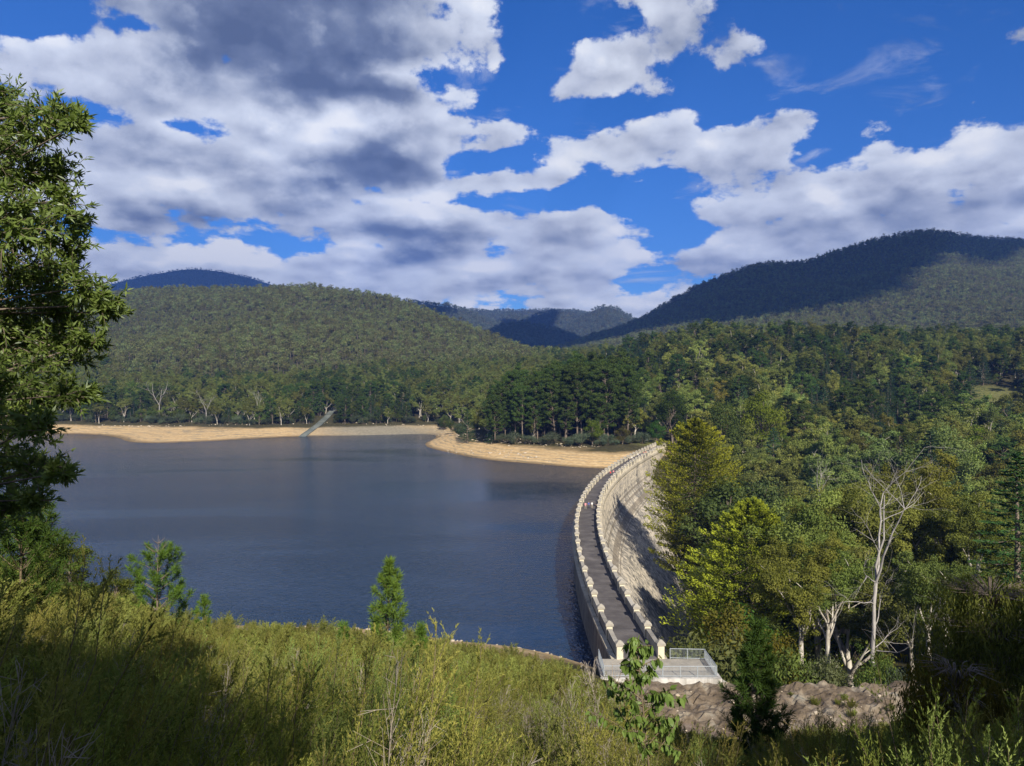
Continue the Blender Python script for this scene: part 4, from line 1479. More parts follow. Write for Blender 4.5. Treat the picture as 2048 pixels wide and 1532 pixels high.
plant_px('cypress_tree', 'broad1', 1440, 792, 14, 330, 'dark brownish wide topped tree behind the tall golden cypress', 'tree', tone=(0.6, 0.55, 0.6), wide=0.75)
plant_px('leafy_tree', 'broad0', 1312, 838, 14, 368, 'dark green round tree at the far end of the dam', 'tree', tone=(0.5, 0.75, 0.6))
plant_px('leafy_tree', 'broad0', 1520, 772, 14, 350, 'bright yellow green tree in the middle of the garden slope', 'tree', tone=(1.3, 1.25, 0.6), wide=0.8)
plant_px('weeping_tree', 'broad1', 1885, 838, 14, 262, 'pale silvery weeping tree on the right slope', 'tree', tone=(1.5, 1.6, 2.2), wide=0.9)
plant_px('leafy_tree', 'broad2', 1965, 852, 14, 300, 'vivid lime green round tree below the lawn', 'tree', tone=(1.6, 1.5, 0.5))
plant_px('leafy_tree', 'broad0', 1818, 706, 14, 640, 'bright yellow wattle in flower beside the white shelter', 'tree', tone=(6.0, 3.6, 0.4), wide=0.9)
plant_px('leafy_tree', 'broad1', 1895, 733, 14, 560, 'golden yellow conifer among the dark trees on the right hill', 'tree', tone=(2.0, 1.4, 0.4), wide=0.8)
plant_px('round_tree', 'broad1', 1185, 836, 14, 372, 'dense rounded olive tree on the bank above the spit', 'tree', tone=(1.1, 1.1, 0.7))
plant_px('round_tree', 'broad2', 1245, 850, 14, 368, 'brownish rounded tree on the bank near the far end of the dam', 'tree', tone=(1.1, 0.8, 0.9))
plant_px('young_conifer', 'conifer0', 985, 838, 22, 392, 'young green conifer leaning over the root of the spit', 'tree', tone=(0.9, 1.2, 0.6), wide=1.2)
plant_px('young_conifer', 'conifer2', 935, 818, 22, 408, 'slim dark conifer at the left end of the spit bank', 'tree', tone=(0.9, 1.0, 0.7), wide=1.2)
for px, top, Y, lab in [(1455, 702, 560, 'blue green cedar with level tiers in the middle of the garden hill'), (1340, 742, 520, 'small blue grey cedar on the garden lawn'),
                        (1860, 862, 245, 'large layered cedar on the right slope below the weeping tree'), (2000, 840, 300, 'grey blue spruce beside the lime green tree'),
                        (1940, 722, 470, 'dark cedar at the top edge of the right lawn'), (1385, 690, 590, 'dark pointed conifer below the crown of the garden hill'),
                        (1500, 700, 570, 'dark conifer right of the blue green cedar')]:
    plant_px('cedar_tree', 'conifer%d' % random.randrange(3), px, top, 22, Y, lab, 'tree', wide=1.3)

# the grove of tall old pines on the bank behind the spit
GROVE = [(995, 762, 412), (1022, 742, 405), (1050, 735, 415), (1075, 752, 392), (1098, 728, 410), (1120, 722, 398), (1142, 712, 405), (1163, 722, 390), (1185, 708, 402), (1208, 718, 388), (1228, 708, 398), (1250, 728, 385), (1262, 745, 395), (1010, 800, 396), (1110, 760, 385), (1180, 750, 382), (1080, 775, 425), (1150, 742, 420), (1220, 740, 418), (1045, 770, 388), (1005, 775, 402), (1030, 760, 396), (1062, 745, 402), (1090, 742, 397), (1112, 735, 391), (1132, 728, 394), (1155, 728, 384), (1175, 722, 396), (1197, 722, 394), (1216, 726, 380), (1240, 722, 390), (1255, 760, 380), (990, 790, 388), (1200, 790, 377), (1130, 800, 379), (1070, 800, 384)]
GP = []
for i, (px, top, Y) in enumerate(GROVE):
    pg = plant_px('pine_tree', 'pine%d' % (i % 4), px, top, 36, Y, 'tall dark old pine in the dense grove behind the sandy spit', 'tree', 'pines of the grove behind the spit', z=7, wide=0.95)
    GP.append((px, pg))
SB = []
for i, (px, top, Y) in enumerate([(1160, 860, 372), (1100, 862, 377), (1215, 866, 370), (1060, 868, 380), (1030, 862, 384), (1140, 872, 371), (1262, 868, 368), (1000, 866, 390), (1285, 862, 366), (1200, 876, 368), (1230, 878, 366), (1085, 874, 377)]):
    sb = plant_px('bush', 'bush%d' % (i % 3), px, top, 4, Y, 'grey green bush along the top of the sandy spit', 'shrub', 'bushes along the top of the spit', wide=1.2)
    SB.append((px, sb))

# ------------------------------------------------------------------ the woods, tree by tree as far as they show large
def zone(x, y):
    """which stretch of wood a tree stands in"""
    if x < dam_x(y) - 5 or (y > 366 and x < 30):
        return 'shore' if y < 640 else 'hillfoot'
    if y < 345:
        return 'gorge' if x < 150 else 'slope'
    return 'garden' if y < 720 else 'hillfoot'


rng = np.random.default_rng(99)
cand = []
sp_ = 9.6
for y in np.arange(100, 1150, sp_):
    for x in np.arange(-0.76 * y - 10, 0.76 * y + 10, sp_):
        cand.append((x + (rng.random() - .5) * sp_ * 0.9, y + (rng.random() - .5) * sp_ * 0.9))
cand = np.array(cand)
cz = ground(cand[:, 0], cand[:, 1])
cx, cyy = cand[:, 0], cand[:, 1]
up = cx < dam_x(cyy) + 6
lakeish = up & (cyy < 365) | (cz < 5.6) & (cyy > 340) & (cx < 95) | (cx < dam_x(cyy) + 1) & (cyy < 380)
mask = ~lakeish
mask &= ~((cx < 72) & (cx > 55) & (cyy > 330) & (cyy < 366))
# keep clear of the dam's face
fz_ = np.clip(ZD - 1.55 - cz, 0, 40)
near_dam = (cx - dam_x(cyy)) < (HALF + PT + flare(fz_) + 3.0 + np.where((cyy > 330), 6, 0))
mask &= ~(near_dam & (cyy < 366))
mask &= ~((cyy < 118) & (cx < 70))
mask &= ~(np.hypot(cx + 141, (cyy - 560) / 8) < 7)
for h_ in HUTS:
    mask &= np.hypot(cx - h_[1][0], cyy - h_[1][1] + 6) > 11
mask &= rng.random(len(cx)) > lawn_mask(cx, cyy) * 1.4
mask &= ~((cx / cyy > 0.605) & (cx / cyy < 0.69) & (cyy > 395) & (cyy < 480))
mask &= ~((cx / cyy > 0.30) & (cx / cyy < 0.35) & (cyy > 585) & (cyy < 660))
mask &= ~((cx / cyy > 0.185) & (cx / cyy < 0.215) & (cyy > 440) & (cyy < 480))
# gorge corridor of sight down to the face of the dam
mask &= ~((cyy < 330) & (cx < dam_x(cyy) + 0.20 * (cyy - 95) * 0 + 26) & (cyy > 118))
PL = np.array(PLACED)
dmin = np.full(len(cx), 1e9)
for p in PL:
    dmin = np.minimum(dmin, np.hypot(cx - p[0], cyy - p[1]) - p[2])
mask &= dmin > 1.5
cx, cyy, cz = cx[mask], cyy[mask], cz[mask]
kindn = fbm(cx, cyy, 60, 3, 77)
kind_r = rng.random(len(cx))
items = []
for x, y, z, kn, kr in zip(cx, cyy, cz, kindn, kind_r):
    zn = zone(x, y)
    g = dict(gum=0.74, pine=0.06, conifer=0.06, broad=0.14)
    if zn == 'garden':
        g = dict(gum=0.44, pine=0.10, conifer=0.22, broad=0.24)
        if kn > 0.12:
            g = dict(gum=0.10, pine=0.18, conifer=0.50, broad=0.22)
    elif zn == 'shore':
        g = dict(gum=0.56, pine=0.16, conifer=0.10, broad=0.18)
        if kn > 0.15:
            g = dict(gum=0.20, pine=0.50, conifer=0.20, broad=0.10)
    elif zn == 'hillfoot':
        g = dict(gum=0.86, pine=0.06, conifer=0.03, broad=0.05)
        if kn > 0.25:
            g = dict(gum=0.30, pine=0.60, conifer=0.05, broad=0.05)
    elif zn in ('gorge', 'slope'):
        g = dict(gum=0.74, pine=0.03, conifer=0.07, broad=0.16)
    acc, kd = 0, 'gum'
    for k, v in g.items():
        acc += v
        if kr < acc:
            kd = k
            break
    hh = dict(gum=(15, 24), pine=(16, 26), conifer=(12, 22), broad=(8, 14))[kd]
    h = hh[0] + (hh[1] - hh[0]) * rng.random()
    if zn == 'gorge':
        h *= 1.12
    if zn == 'hillfoot':
        h *= 0.85
    if zn == 'shore' and y < 590:
        h *= 0.8
    items.append((h / math.hypot(x, y), x, y, z, kd, h, zn))
items.sort(reverse=True)
QUOTA = dict(gum=235, pine=110, conifer=120, broad=130)
NAMES = dict(gum='gum_tree', pine='pine_tree', conifer='conifer_tree', broad='leafy_tree')
WORD = dict(gum='olive gum tree', pine='dark green pine', conifer='tiered dark conifer', broad='rounded leafy tree')
PLACE = dict(gorge='in the wooded gorge below the dam', slope='on the wooded slope at the right of the view', garden='on the garden hill beyond the dam',
             shore='in the forest edge along the far shore', hillfoot='in the forest below the hills')
BASEH = dict(gum=24, pine=36, conifer=22, broad=14)
NVAR = dict(gum=6, pine=4, conifer=3, broad=3)
used = dict.fromkeys(QUOTA, 0)
AUTO = []
rest_pts = {k: [] for k in ('gum', 'pine', 'conifer', 'broad')}
for sc, x, y, z, kd, h, zn in items:
    in_view = abs(x) < 0.70 * y
    tone_v = 0.72 + 0.75 * rng.random()
    warm = rng.normal() * 0.07
    if zn == 'garden':
        tone_v *= 1.22 if kd in ('gum', 'broad') else 0.9
    if zn in ('gorge', 'slope'):
        tone_v = 0.95 + 0.45 * rng.random()
    tone = (tone_v * (1 + warm), tone_v, tone_v * (1 - warm))
    if kd == 'broad' and rng.random() < 0.34:
        tone = (1.25, 1.3, 0.7)
    if kd == 'broad' and rng.random() < 0.2:
        tone = (1.0, 0.75, 0.8)
    if used[kd] < QUOTA[kd] and in_view:
        used[kd] += 1
        key = kd + str(rng.integers(0, NVAR[kd]))
        if kd == 'gum' and y < 190:
            key, bh = 'near_gum%d' % rng.integers(0, 3), 24
        elif kd == 'gum' and rng.random() < 0.14:
            key, bh = 'thin_gum%d' % rng.integers(0, 3), 28
        else:
            bh = BASEH[kd]
        AUTO.append((kd, tone, h, x, y, z, plant(NAMES[kd], key, (x, y, z - 0.2), h / bh * (0.95 + 0.3 * rng.random()), rng.random() * 6.28, WORD[kd] + ' ' + PLACE[zn], 'tree', WORD[kd] + 's ' + PLACE[zn], tone, sz=h / bh)))
    else:
        rest_pts[kd].append((x, y, z - 0.3, h / BASEH[kd], rng.random()))


# scrub along the forest edge of the far shore
for k in range(150):
    t = rng.random()
    ex = -400 + 375 * t
    ey = float(np.interp(ex, [-400, -330, -222, -190, -147, -100, -58, -31, -6], [592, 572, 553, 536, 546, 553, 574, 452, 396])) + abs(rng.normal()) * 7 + 2
    if abs(ex + 141) < 7:
        continue
    kind_ = rng.random()
    tv = 0.6 + 0.6 * rng.random()
    if kind_ < 0.62:
        AUTO.append(('scrub', (tv, tv, tv), 2.0, ex, ey, gz(ex, ey), plant('bush', 'bush%d' % rng.integers(0, 3), (ex, ey, gz(ex, ey) - 0.2), 1.0 + 1.0 * rng.random(), rng.random() * 6.28, 'grey green scrub bush along the forest edge of the far shore', 'shrub', 'scrub bushes along the far shore', (tv, tv, tv * 0.9))))
    else:
        AUTO.append(('lowtree', (tv, tv, tv), 7.0, ex, ey + 4, gz(ex, ey + 4), plant('leafy_tree', 'broad%d' % rng.integers(0, 3), (ex, ey + 4, gz(ex, ey + 4) - 0.2), 0.45 + 0.35 * rng.random(), rng.random() * 6.28, 'low dark leafy tree in the forest edge of the far shore', 'tree', 'low leafy trees along the far shore', (tv * 0.8, tv * 0.8, tv * 0.8))))

# every tree told apart: by its look, by the landmark it stands next to, and at last by its place among its like
ORD = ['', 'first', 'second', 'third', 'fourth', 'fifth', 'sixth', 'seventh', 'eighth', 'ninth', 'tenth', 'eleventh', 'twelfth', 'thirteenth', 'fourteenth', 'fifteenth', 'sixteenth', 'seventeenth', 'eighteenth', 'nineteenth', 'twentieth']
ORD += ['twenty-' + q for q in ORD[1:10]] + ['thirtieth'] + ['thirty-' + q for q in ORD[1:10]] + ['fortieth']
MARKS = [(1382, 930, 'the tall golden cypress'), (1450, 1100, 'the broad golden cypress'), (1748, 1120, 'the big white dead gum'), (1600, 1380, 'the brown rock bench'), (1885, 870, 'the silvery weeping tree'),
         (1965, 875, 'the lime green tree'), (1985, 805, 'the right hand lawn'), (1815, 712, 'the white shelter'), (1455, 730, 'the blue green cedar'), (1130, 790, 'the pine grove'), (1275, 722, 'the pale hut'),
         (1290, 900, 'the far end of the dam'), (1520, 790, 'the bright garden tree'), (1440, 830, 'the wide topped tree'), (1860, 920, 'the large layered cedar'), (1520, 690, 'the garden hill top'),
         (1640, 950, 'the grey dead limbs'), (635, 855, 'the boat ramp'), (318, 815, 'the wide dead tree'), (515, 820, 'the slim dead tree'), (412, 820, 'the white dead tree'), (900, 860, 'the sandy spit root'),
         (1700, 690, 'the mountain foot'), (750, 860, 'the shade-tinted bank'), (1060, 690, 'the mouth of the valley'), (400, 740, 'the wooded hill foot'), (2035, 980, 'the right edge pine'), (1820, 960, 'the bare dead crown')]
NOUN = dict(gum='gum tree', pine='pine', conifer='conifer', broad='leafy tree', scrub='scrub bush', lowtree='low leafy tree')
SIZE = dict(gum=(17, 21), pine=(19, 23), conifer=(15, 19), broad=(10, 12.5), scrub=(0, 9), lowtree=(0, 99))
bins = {}
for kd, tone, h, x, y, z, ob in AUTO:
    px, py = 1024 + 1500 * x / y, 766 - 1500 * (z + h * 0.7 - EYE) / y
    mx_, my_, nm = min(MARKS, key=lambda q: math.hypot(q[0] - px, (q[1] - py) * 1.6))
    ddx, ddy = px - mx_, (py - my_) * 1.6
    rel = ('left of' if ddx < 0 else 'right of') if abs(ddx) > abs(ddy) else ('above' if ddy < 0 else 'below')
    lum = tone[1]
    adj = 'dark' if lum < 0.88 else ('pale' if lum > 1.18 else 'olive' if kd in ('gum', 'broad') else 'green')
    if tone[0] > tone[2] * 1.22 and kd in ('gum', 'broad'):
        adj = 'yellowish ' + adj if adj != 'olive' else 'yellowish'
    elif tone[2] > tone[0] * 1.10 and kd in ('gum', 'broad'):
        adj = 'greyish ' + adj if adj != 'olive' else 'greyish'
    lo_, hi_ = SIZE[kd]
    sz = 'small ' if h < lo_ else ('tall ' if h > hi_ else '')
    bins.setdefault('%s%s %s %s %s' % (sz, adj, NOUN[kd], rel, nm), []).append((px, ob))
bins['tall dark old pine in the grove behind the spit'] = GP
bins['grey green bush along the top of the spit'] = SB
for base_l, obs in bins.items():
    obs.sort(key=lambda q: q[0])
    for i, (px, ob) in enumerate(obs):
        if len(obs) == 1:
            ob['label'] = base_l
        elif i == 0:
            ob['label'] = base_l + ', leftmost'
        else:
            ob['label'] = base_l + ', %s from the left' % ORD[min(i + 1, 40)]

# ------------------------------------------------------------------ massed forest (instances)
STORE = bpy.data.collections.new('forest_kinds')      # never linked to the scene


def store(name, b, mats):
    me = b.mesh(name) if isinstance(b, MB) else b
    for m in mats:
        if m.name not in [q.name for q in me.materials]:
            me.materials.append(m)
    o = bpy.data.objects.new(name, me)
    return o


def joined(key, leaf, bark):
    """trunk and crown of a prototype in one mesh for the masses"""
    a, c = PROTO[key]
    bm_ = bmesh.new()
    bm_.from_mesh(a)
    n = len(bm_.faces)
    bm_.from_mesh(c)
    bm_.faces.ensure_lookup_table()
    for f in bm_.faces[n:]:
        f.material_index = 1
    me = bpy.data.meshes.new(key + '_mass')
    bm_.to_mesh(me)
    bm_.free()
    me.materials.append(M[bark])
    me.materials.append(M[leaf])
    return me


def far_tree(seed, h=18.0, spread=7.0, n=230, leaf=1.15):
    rng = np.random.default_rng(seed)
    f = MB()
    k = 9
    for i in range(k):
        q = rand_dirs(1, rng)[0] * (0.25 + 0.45 * rng.random())
        c = np.array([q[0] * spread, q[1] * spread, h * 0.60 + q[2] * h * 0.34])
        clump(f, rng, c, spread * 0.42, n // k, leaf, leaf * 0.62, 0, 0.2, 0.75, 0.5 + rng.normal() * 0.2)
    f.tube([(0, 0, -1), (0.2, 0.1, h * 0.4), (0, 0.3, h * 0.75)], [0.32, 0.24, 0.1], 4, 1, 0.5, False)
    return f


def mass(name, label, pts, objs, seed=1):
    """one object of instances at pts: x, y, z, scale, random"""
    pts = np.asarray(pts, float)
    coll = bpy.data.collections.new(name + '_kinds')
    for o in objs:
        coll.objects.link(o)
    me = bpy.data.meshes.new(name)
    me.vertices.add(len(pts))
    me.vertices.foreach_set('co', pts[:, :3].astype(np.float32).reshape(-1))
    for nm, v in (('size', pts[:, 3]), ('turn', pts[:, 4] * 6.283)):
        a = me.attributes.new(nm, 'FLOAT', 'POINT')
        a.data.foreach_set('value', v.astype(np.float32))
    a = me.attributes.new('pick', 'INT', 'POINT')
    a.data.foreach_set('value', np.random.default_rng(seed).integers(0, len(objs), len(pts)).astype(np.int32))
    me.update()
    ob = link(name, me)
    tag(ob, label, kind='stuff')
    ng = bpy.data.node_groups.new(name + '_nodes', 'GeometryNodeTree')
    ng.interface.new_socket('Geometry', in_out='INPUT', socket_type='NodeSocketGeometry')
    ng.interface.new_socket('Geometry', in_out='OUTPUT', socket_type='NodeSocketGeometry')
    n = ng.nodes
    gi, go = n.new('NodeGroupInput'), n.new('NodeGroupOutput')
    iop = n.new('GeometryNodeInstanceOnPoints')
    ci = n.new('GeometryNodeCollectionInfo')
    ci.inputs['Collection'].default_value = coll
    ci.inputs['Separate Children'].default_value = True
    ci.inputs['Reset Children'].default_value = True

    def attr(nm, dt='FLOAT'):
        q = n.new('GeometryNodeInputNamedAttribute')
        q.data_type = dt
        q.inputs['Name'].default_value = nm
        return next(s for s in q.outputs if s.enabled and s.name == 'Attribute')
    cr = n.new('ShaderNodeCombineXYZ')
    l = ng.links
    l.new(gi.outputs[0], iop.inputs['Points'])
    l.new(ci.outputs[0], iop.inputs['Instance'])
    iop.inputs['Pick Instance'].default_value = True
    l.new(attr('pick', 'INT'), iop.inputs['Instance Index'])
    l.new(attr('turn'), cr.inputs[2])
    l.new(cr.outputs[0], iop.inputs['Rotation'])
    l.new(attr('size'), iop.inputs['Scale'])
    l.new(iop.outputs[0], go.inputs[0])
    md = ob.modifiers.new('scatter', 'NODES')
    md.node_group = ng
    return ob


mid_kinds = []
for kd, leaf, bark, ks in (('gum', 'gum', 'pale_bark', (0, 1, 2, 3, 4, 5)), ('pine', 'pine', 'bark', (0, 2)), ('conifer', 'conifer', 'bark', (0, 1)), ('broad', 'broad', 'bark', (0, 1))):
    objs = [store('%s_%d' % (kd, i), joined(kd + str(i), leaf, bark), []) for i in ks]
    if rest_pts[kd]:
        mass({'gum': 'gum_forest', 'pine': 'pine_forest', 'conifer': 'conifer_forest', 'broad': 'leafy_forest'}[kd],
             {'gum': 'mass of olive gum forest between the lake and the hills', 'pine': 'mass of dark pines between the lake and the hills',
              'conifer': 'mass of pointed conifers beyond the garden hill', 'broad': 'mass of rounded leafy trees beyond the lake'}[kd], rest_pts[kd], objs)

far_objs = []
for i in range(5):
    f = far_tree(900 + i, 17 + 2 * (i % 3), 6.0 + 0.7 * (i % 2))
    far_objs.append(store('far_gum_%d' % i, f, [M['far_gum'], M['bark']]))


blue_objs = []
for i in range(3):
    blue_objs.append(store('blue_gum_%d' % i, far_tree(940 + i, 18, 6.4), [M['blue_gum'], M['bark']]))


def cover_hill(P, q, per_m2, smin, smax, seed, name, label, sd_near=False):
    rng = np.random.default_rng(seed)
    V = P.reshape(-1, 3)
    nu = P.shape[1]
    nr = P.shape[0]
    i = (np.arange(nr - 1)[:, None] * nu + np.arange(nu - 1)[None, :]).ravel()
    a, b_, c, d = V[i], V[i + 1], V[i + nu + 1], V[i + nu]
    area = np.linalg.norm(np.cross(b_ - a, d - a), axis=1)
    # only what can come into view
    ctr = (a + c) / 2
    vis = np.abs(ctr[:, 0]) < 0.78 * ctr[:, 1] + 60
    n = rng.poisson(area * per_m2 * vis)
    k = np.repeat(np.arange(len(i)), n)
    s, t = rng.random((2, len(k)))
    s, t = s[:, None], t[:, None]
    p = a[k] * (1 - s) * (1 - t) + b_[k] * s * (1 - t) + c[k] * s * t + d[k] * (1 - s) * t
    sc = smin + (smax - smin) * rng.random(len(k))
    # stands of taller and shorter trees
    sc *= 1 + 0.5 * fbm(p[:, 0], p[:, 1], 130, 3, seed)
    pts = np.column_stack([p[:, 0], p[:, 1], p[:, 2] - 1.0, sc, rng.random(len(k))])
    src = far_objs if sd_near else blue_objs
    mass(name, label, pts, [o.copy() for o in src], seed)
    return len(k)


cnt = 0
cnt += cover_hill(H1, None, 1 / 48., 0.45, 1.08, 31, 'hill_forest', 'eucalypt forest covering the broad wooded hill', True)
cnt += cover_hill(H2, None, 1 / 78., 0.52, 1.08, 32, 'mountain_forest', 'eucalypt forest covering the long mountain on the right', True)
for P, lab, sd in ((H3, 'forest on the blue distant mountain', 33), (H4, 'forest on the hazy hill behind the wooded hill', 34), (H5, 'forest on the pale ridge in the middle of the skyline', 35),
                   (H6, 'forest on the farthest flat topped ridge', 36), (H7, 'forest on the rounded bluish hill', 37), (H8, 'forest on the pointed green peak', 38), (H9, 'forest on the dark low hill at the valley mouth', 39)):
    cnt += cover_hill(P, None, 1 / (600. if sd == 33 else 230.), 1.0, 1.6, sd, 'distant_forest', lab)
print('far trees', cnt, {k: len(v) for k, v in rest_pts.items()}, used)

# ------------------------------------------------------------------ heath and saplings in front of the lookout
def make_heath(seed, h=2.4, stems=52, leaf=(0.060, 0.015), per=15, shoots=9, lean=0.0, dry=0.12, sides=3, th=1.0):
    """upright broom-like heath shrub: wiry stems with short shoots of tiny leaves"""
    rng = np.random.default_rng(seed)
    b = MB()
    C, A, L, T = [], [], [], []
    for i in range(stems):
        az = rng.random() * 6.28
        tl = R(3 + 30 * rng.random() ** 0.8)
        d0 = np.array([math.sin(tl) * math.cos(az) + lean, math.sin(tl) * math.sin(az), math.cos(tl)])
        ln = h * (0.55 + 0.50 * rng.random())
        p, d = limb(rng, (rng.normal() * 0.25, rng.normal() * 0.25, -0.2), unit(d0), ln, 0.20, 0.20, 6)
        is_dry = rng.random() < dry
        b.tube(p, np.linspace(0.009, 0.003, 6) * th, sides, 2 if is_dry else 1, 0.5, False)
        tone = 0.5 + rng.normal() * 0.22
        for k in range(shoots):
            # a plume: side shoots longest at the middle, closing to a point
            v = (k + rng.random()) / shoots
            t = 1.2 + 3.78 * v
            j = min(4, int(t))
            q = p[j] + (p[j + 1] - p[j]) * (t - j)
            dd = unit(unit(p[j + 1] - p[j]) * 1.15 + rng.normal(size=3) * 0.50)
            sl = h * (0.05 + 0.17 * math.sin(math.pi * min(1.0, 0.25 + 0.72 * v)) * (0.6 + 0.6 * rng.random()))
            if is_dry:
                b.tube([q, q + dd * sl], [0.003 * th, 0.0015 * th], 3, 2, 0.5, False)
                b.tube([q + dd * sl * 0.5, q + dd * sl * 0.5 + unit(dd + rng.normal(size=3) * 0.5) * sl * 0.6], [0.003 * th, 0.0015 * th], 3, 2, 0.5, False)
                continue
            u = rng.random(per)
            C.append(q + dd * (u * sl)[:, None])
            A.append(unit(dd[None] * 0.95 + rng.normal(size=(per, 3)) * 0.36))
            T.append(np.clip(tone + 0.28 * (u - 0.4) + 0.25 * (v - 0.5) + rng.normal(size=per) * 0.10, 0, 1))
    C, A, T = np.concatenate(C), np.concatenate(A), np.concatenate(T)
    n = len(C)
    b.cards(C + A * leaf[0] * 0.5, A, unit(np.cross(A, rand_dirs(n, rng))), leaf[0] * (0.7 + 0.6 * rng.random(n)), leaf[1] * (0.7 + 0.6 * rng.random(n)), 0, T)
    return b


HEATH = {}
for i in range(4):
    for nm, ln in (('up', 0.03), ('lean', 0.42)):
        me = make_heath(700 + i, 2.4, 32, (0.034, 0.0085), 30, 34, ln, 0.05).mesh('heath_bush')
        for m in ('kunzea', 'twig', 'dry_twig'):
            me.materials.append(M[m])
        HEATH['%s%d' % (nm, i)] = me
        me = make_heath(740 + i, 2.4, 28, (0.10, 0.030), 12, 26, ln, 0.04).mesh('heath_bush_far')
        for m in ('kunzea', 'twig', 'dry_twig'):
            me.materials.append(M[m])
        HEATH['far_%s%d' % (nm, i)] = me
for i in range(2):
    me = make_heath(780 + i, 2.5, 36, (0.05, 0.012), 6, 20, 0.05, 0.70).mesh('dry_heath_bush')
    for m in ('heath_dead', 'twig', 'dry_twig'):
        me.materials.append(M[m])
    HEATH['dry%d' % i] = me

rng = np.random.default_rng(2024)
pts = []
y = 5.2
while y < 86:
    step = 1.28 if y < 20 else (1.25 if y < 40 else 1.7)
    for x in np.arange(-0.80 * y - 5, 0.80 * y + 5, step):
        pts.append((x + (rng.random() - .5) * step * 0.9, y + (rng.random() - .5) * step * 0.9))
    y += step
pts = np.array(pts)
hz_ = ground(pts[:, 0], pts[:, 1])
px_ = 1024 + 1500 * pts[:, 0] / pts[:, 1]
keep = (hz_ > 6.3) & (rock_mask(pts[:, 0], pts[:, 1]) < 0.10)
keep &= ~((pts[:, 0] > 7.5) & (pts[:, 1] > 66))
keep &= ~((px_ > 1180) & (pts[:, 1] > 40) & (pts[:, 1] < 70) & (rng.random(len(pts)) < 0.35))
keep &= np.hypot(pts[:, 0] - 1.62, pts[:, 1] - 8.0) > 0.9
keep &= np.hypot(pts[:, 0] + 6.1, pts[:, 1] - 37.0) > 1.6
keep &= np.hypot(pts[:, 0] + 21.1, pts[:, 1] - 45.0) > 2.0
pts, hz_, px_ = pts[keep], hz_[keep], px_[keep]
# the heath's own height falls off downhill so that the near shore and the landing stay in view
SKY_X = [-400, 0, 100, 200, 300, 400, 480, 550, 600, 660, 700, 760, 850, 950, 1050, 1150, 1195, 1215, 1260, 1310, 1400, 1500, 1600, 1700, 1800, 2048, 2500]
SKY_Y = [1000, 1065, 1145, 1170, 1232, 1252, 1256, 1240, 1262, 1276, 1280, 1270, 1284, 1298, 1312, 1330, 1345, 1365, 1415, 1470, 1465, 1490, 1450, 1412, 1395, 1365, 1340]
room = EYE - (np.interp(px_, SKY_X, SKY_Y) + 12 * RNG.normal(size=len(px_)) - np.where(RNG.random(len(px_)) < 0.17, 38, 0) - 766) / 1500.0 * pts[:, 1] - hz_
room = np.where((px_ > 1190) & (px_ < 1455) & (pts[:, 1] < 9.5), np.minimum(room, EYE - (1512 - 766) / 1500.0 * pts[:, 1] - hz_), room)
ok_ = room > 0.45
pts, hz_, px_, room = pts[ok_], hz_[ok_], px_[ok_], room[ok_]
rest_heath = {'up': [], 'lean': []}
order = np.argsort(np.hypot(pts[:, 0], pts[:, 1]))
n_ind = 0
HB = []
dryn = fbm(pts[:, 0], pts[:, 1], 6, 3, 55)
for i in order:
    x, y = pts[i]
    lean = px_[i] < 760 + 90 * rng.normal()
    nm = 'lean' if lean else 'up'
    s = 0.68 + 0.58 * rng.random()
    if y > 45:
        s *= 0.85
    if px_[i] > 1350 and y > 9:
        s *= 0.75
    s = min(s, room[i] / 2.75)
    rz = rng.normal() * 0.5 if lean else rng.random() * 6.28
    shown = abs(x) < 0.70 * y + 0.6
    if n_ind < 285 and shown:
        n_ind += 1
        dry = dryn[i] > 0.30 and 800 < px_[i] < 1250 and y > 8.5
        nm2 = 'dry%d' % rng.integers(0, 2) if dry else nm + str(rng.integers(0, 4))
        o = link('heath_bush', HEATH[nm2], None)
        o.location = (x, y, hz_[i])
        o.rotation_euler = (0, 0, rz)
        o.scale = (s, s, s * (0.9 + 0.25 * rng.random()))
        v = 0.85 + 0.35 * rng.random()
        g = rng.normal() * 0.09
        o.color = (v * (1 + g), v, v * (0.8 + 0.3 * rng.random()), 1)
        tag(o, 'x', 'heath bush', 'heath bushes on the near slope')
        HB.append((px_[i], 766 + 1500 * (EYE - hz_[i] - 1.4 * s) / y, 'dry grey' if dry else ('wind bent' if lean else 'upright'), 'pale' if v > 1.08 else ('dark' if v < 0.93 else 'olive'), o))
    elif y > 6.5:
        rest_heath[nm].append((x, y, hz_[i], s, (rz / 6.283) % 1.0))
HM = [(776, 1300, 'below the bright young pine'), (330, 1270, 'below the open young pine'), (1322, 1480, 'round the gum sapling'), (1512, 1470, 'below the slim dark pine'), (60, 1180, 'under the wattle'), (60, 1450, 'in the bottom left corner'),
      (478, 1490, 'near the yellow flowers'), (1000, 1450, 'at the bottom below the lake'), (1000, 1340, 'on the crest below the lake'), (1180, 1400, 'below the first parapet post'), (1750, 1470, 'below the brown rock bench'), (1980, 1480, 'in the bottom right corner'), (700, 1450, 'at the bottom below the young pine'), (250, 1400, 'in the dark patch on the left')]
hb_bins = {}
for hx, hy, form, shade_, o in HB:
    nm = min(HM, key=lambda q: math.hypot(q[0] - hx, q[1] - hy))[2]
    hb_bins.setdefault('%s %s heath bush %s' % (form, shade_, nm), []).append((hx, o))
for base_l, obs in hb_bins.items():
    obs.sort(key=lambda q: q[0])
    for i, (hx, o) in enumerate(obs):
        o['label'] = base_l if len(obs) == 1 else (base_l + ', leftmost' if i == 0 else base_l + ', %s from the left' % ORD[min(i + 1, 40)])
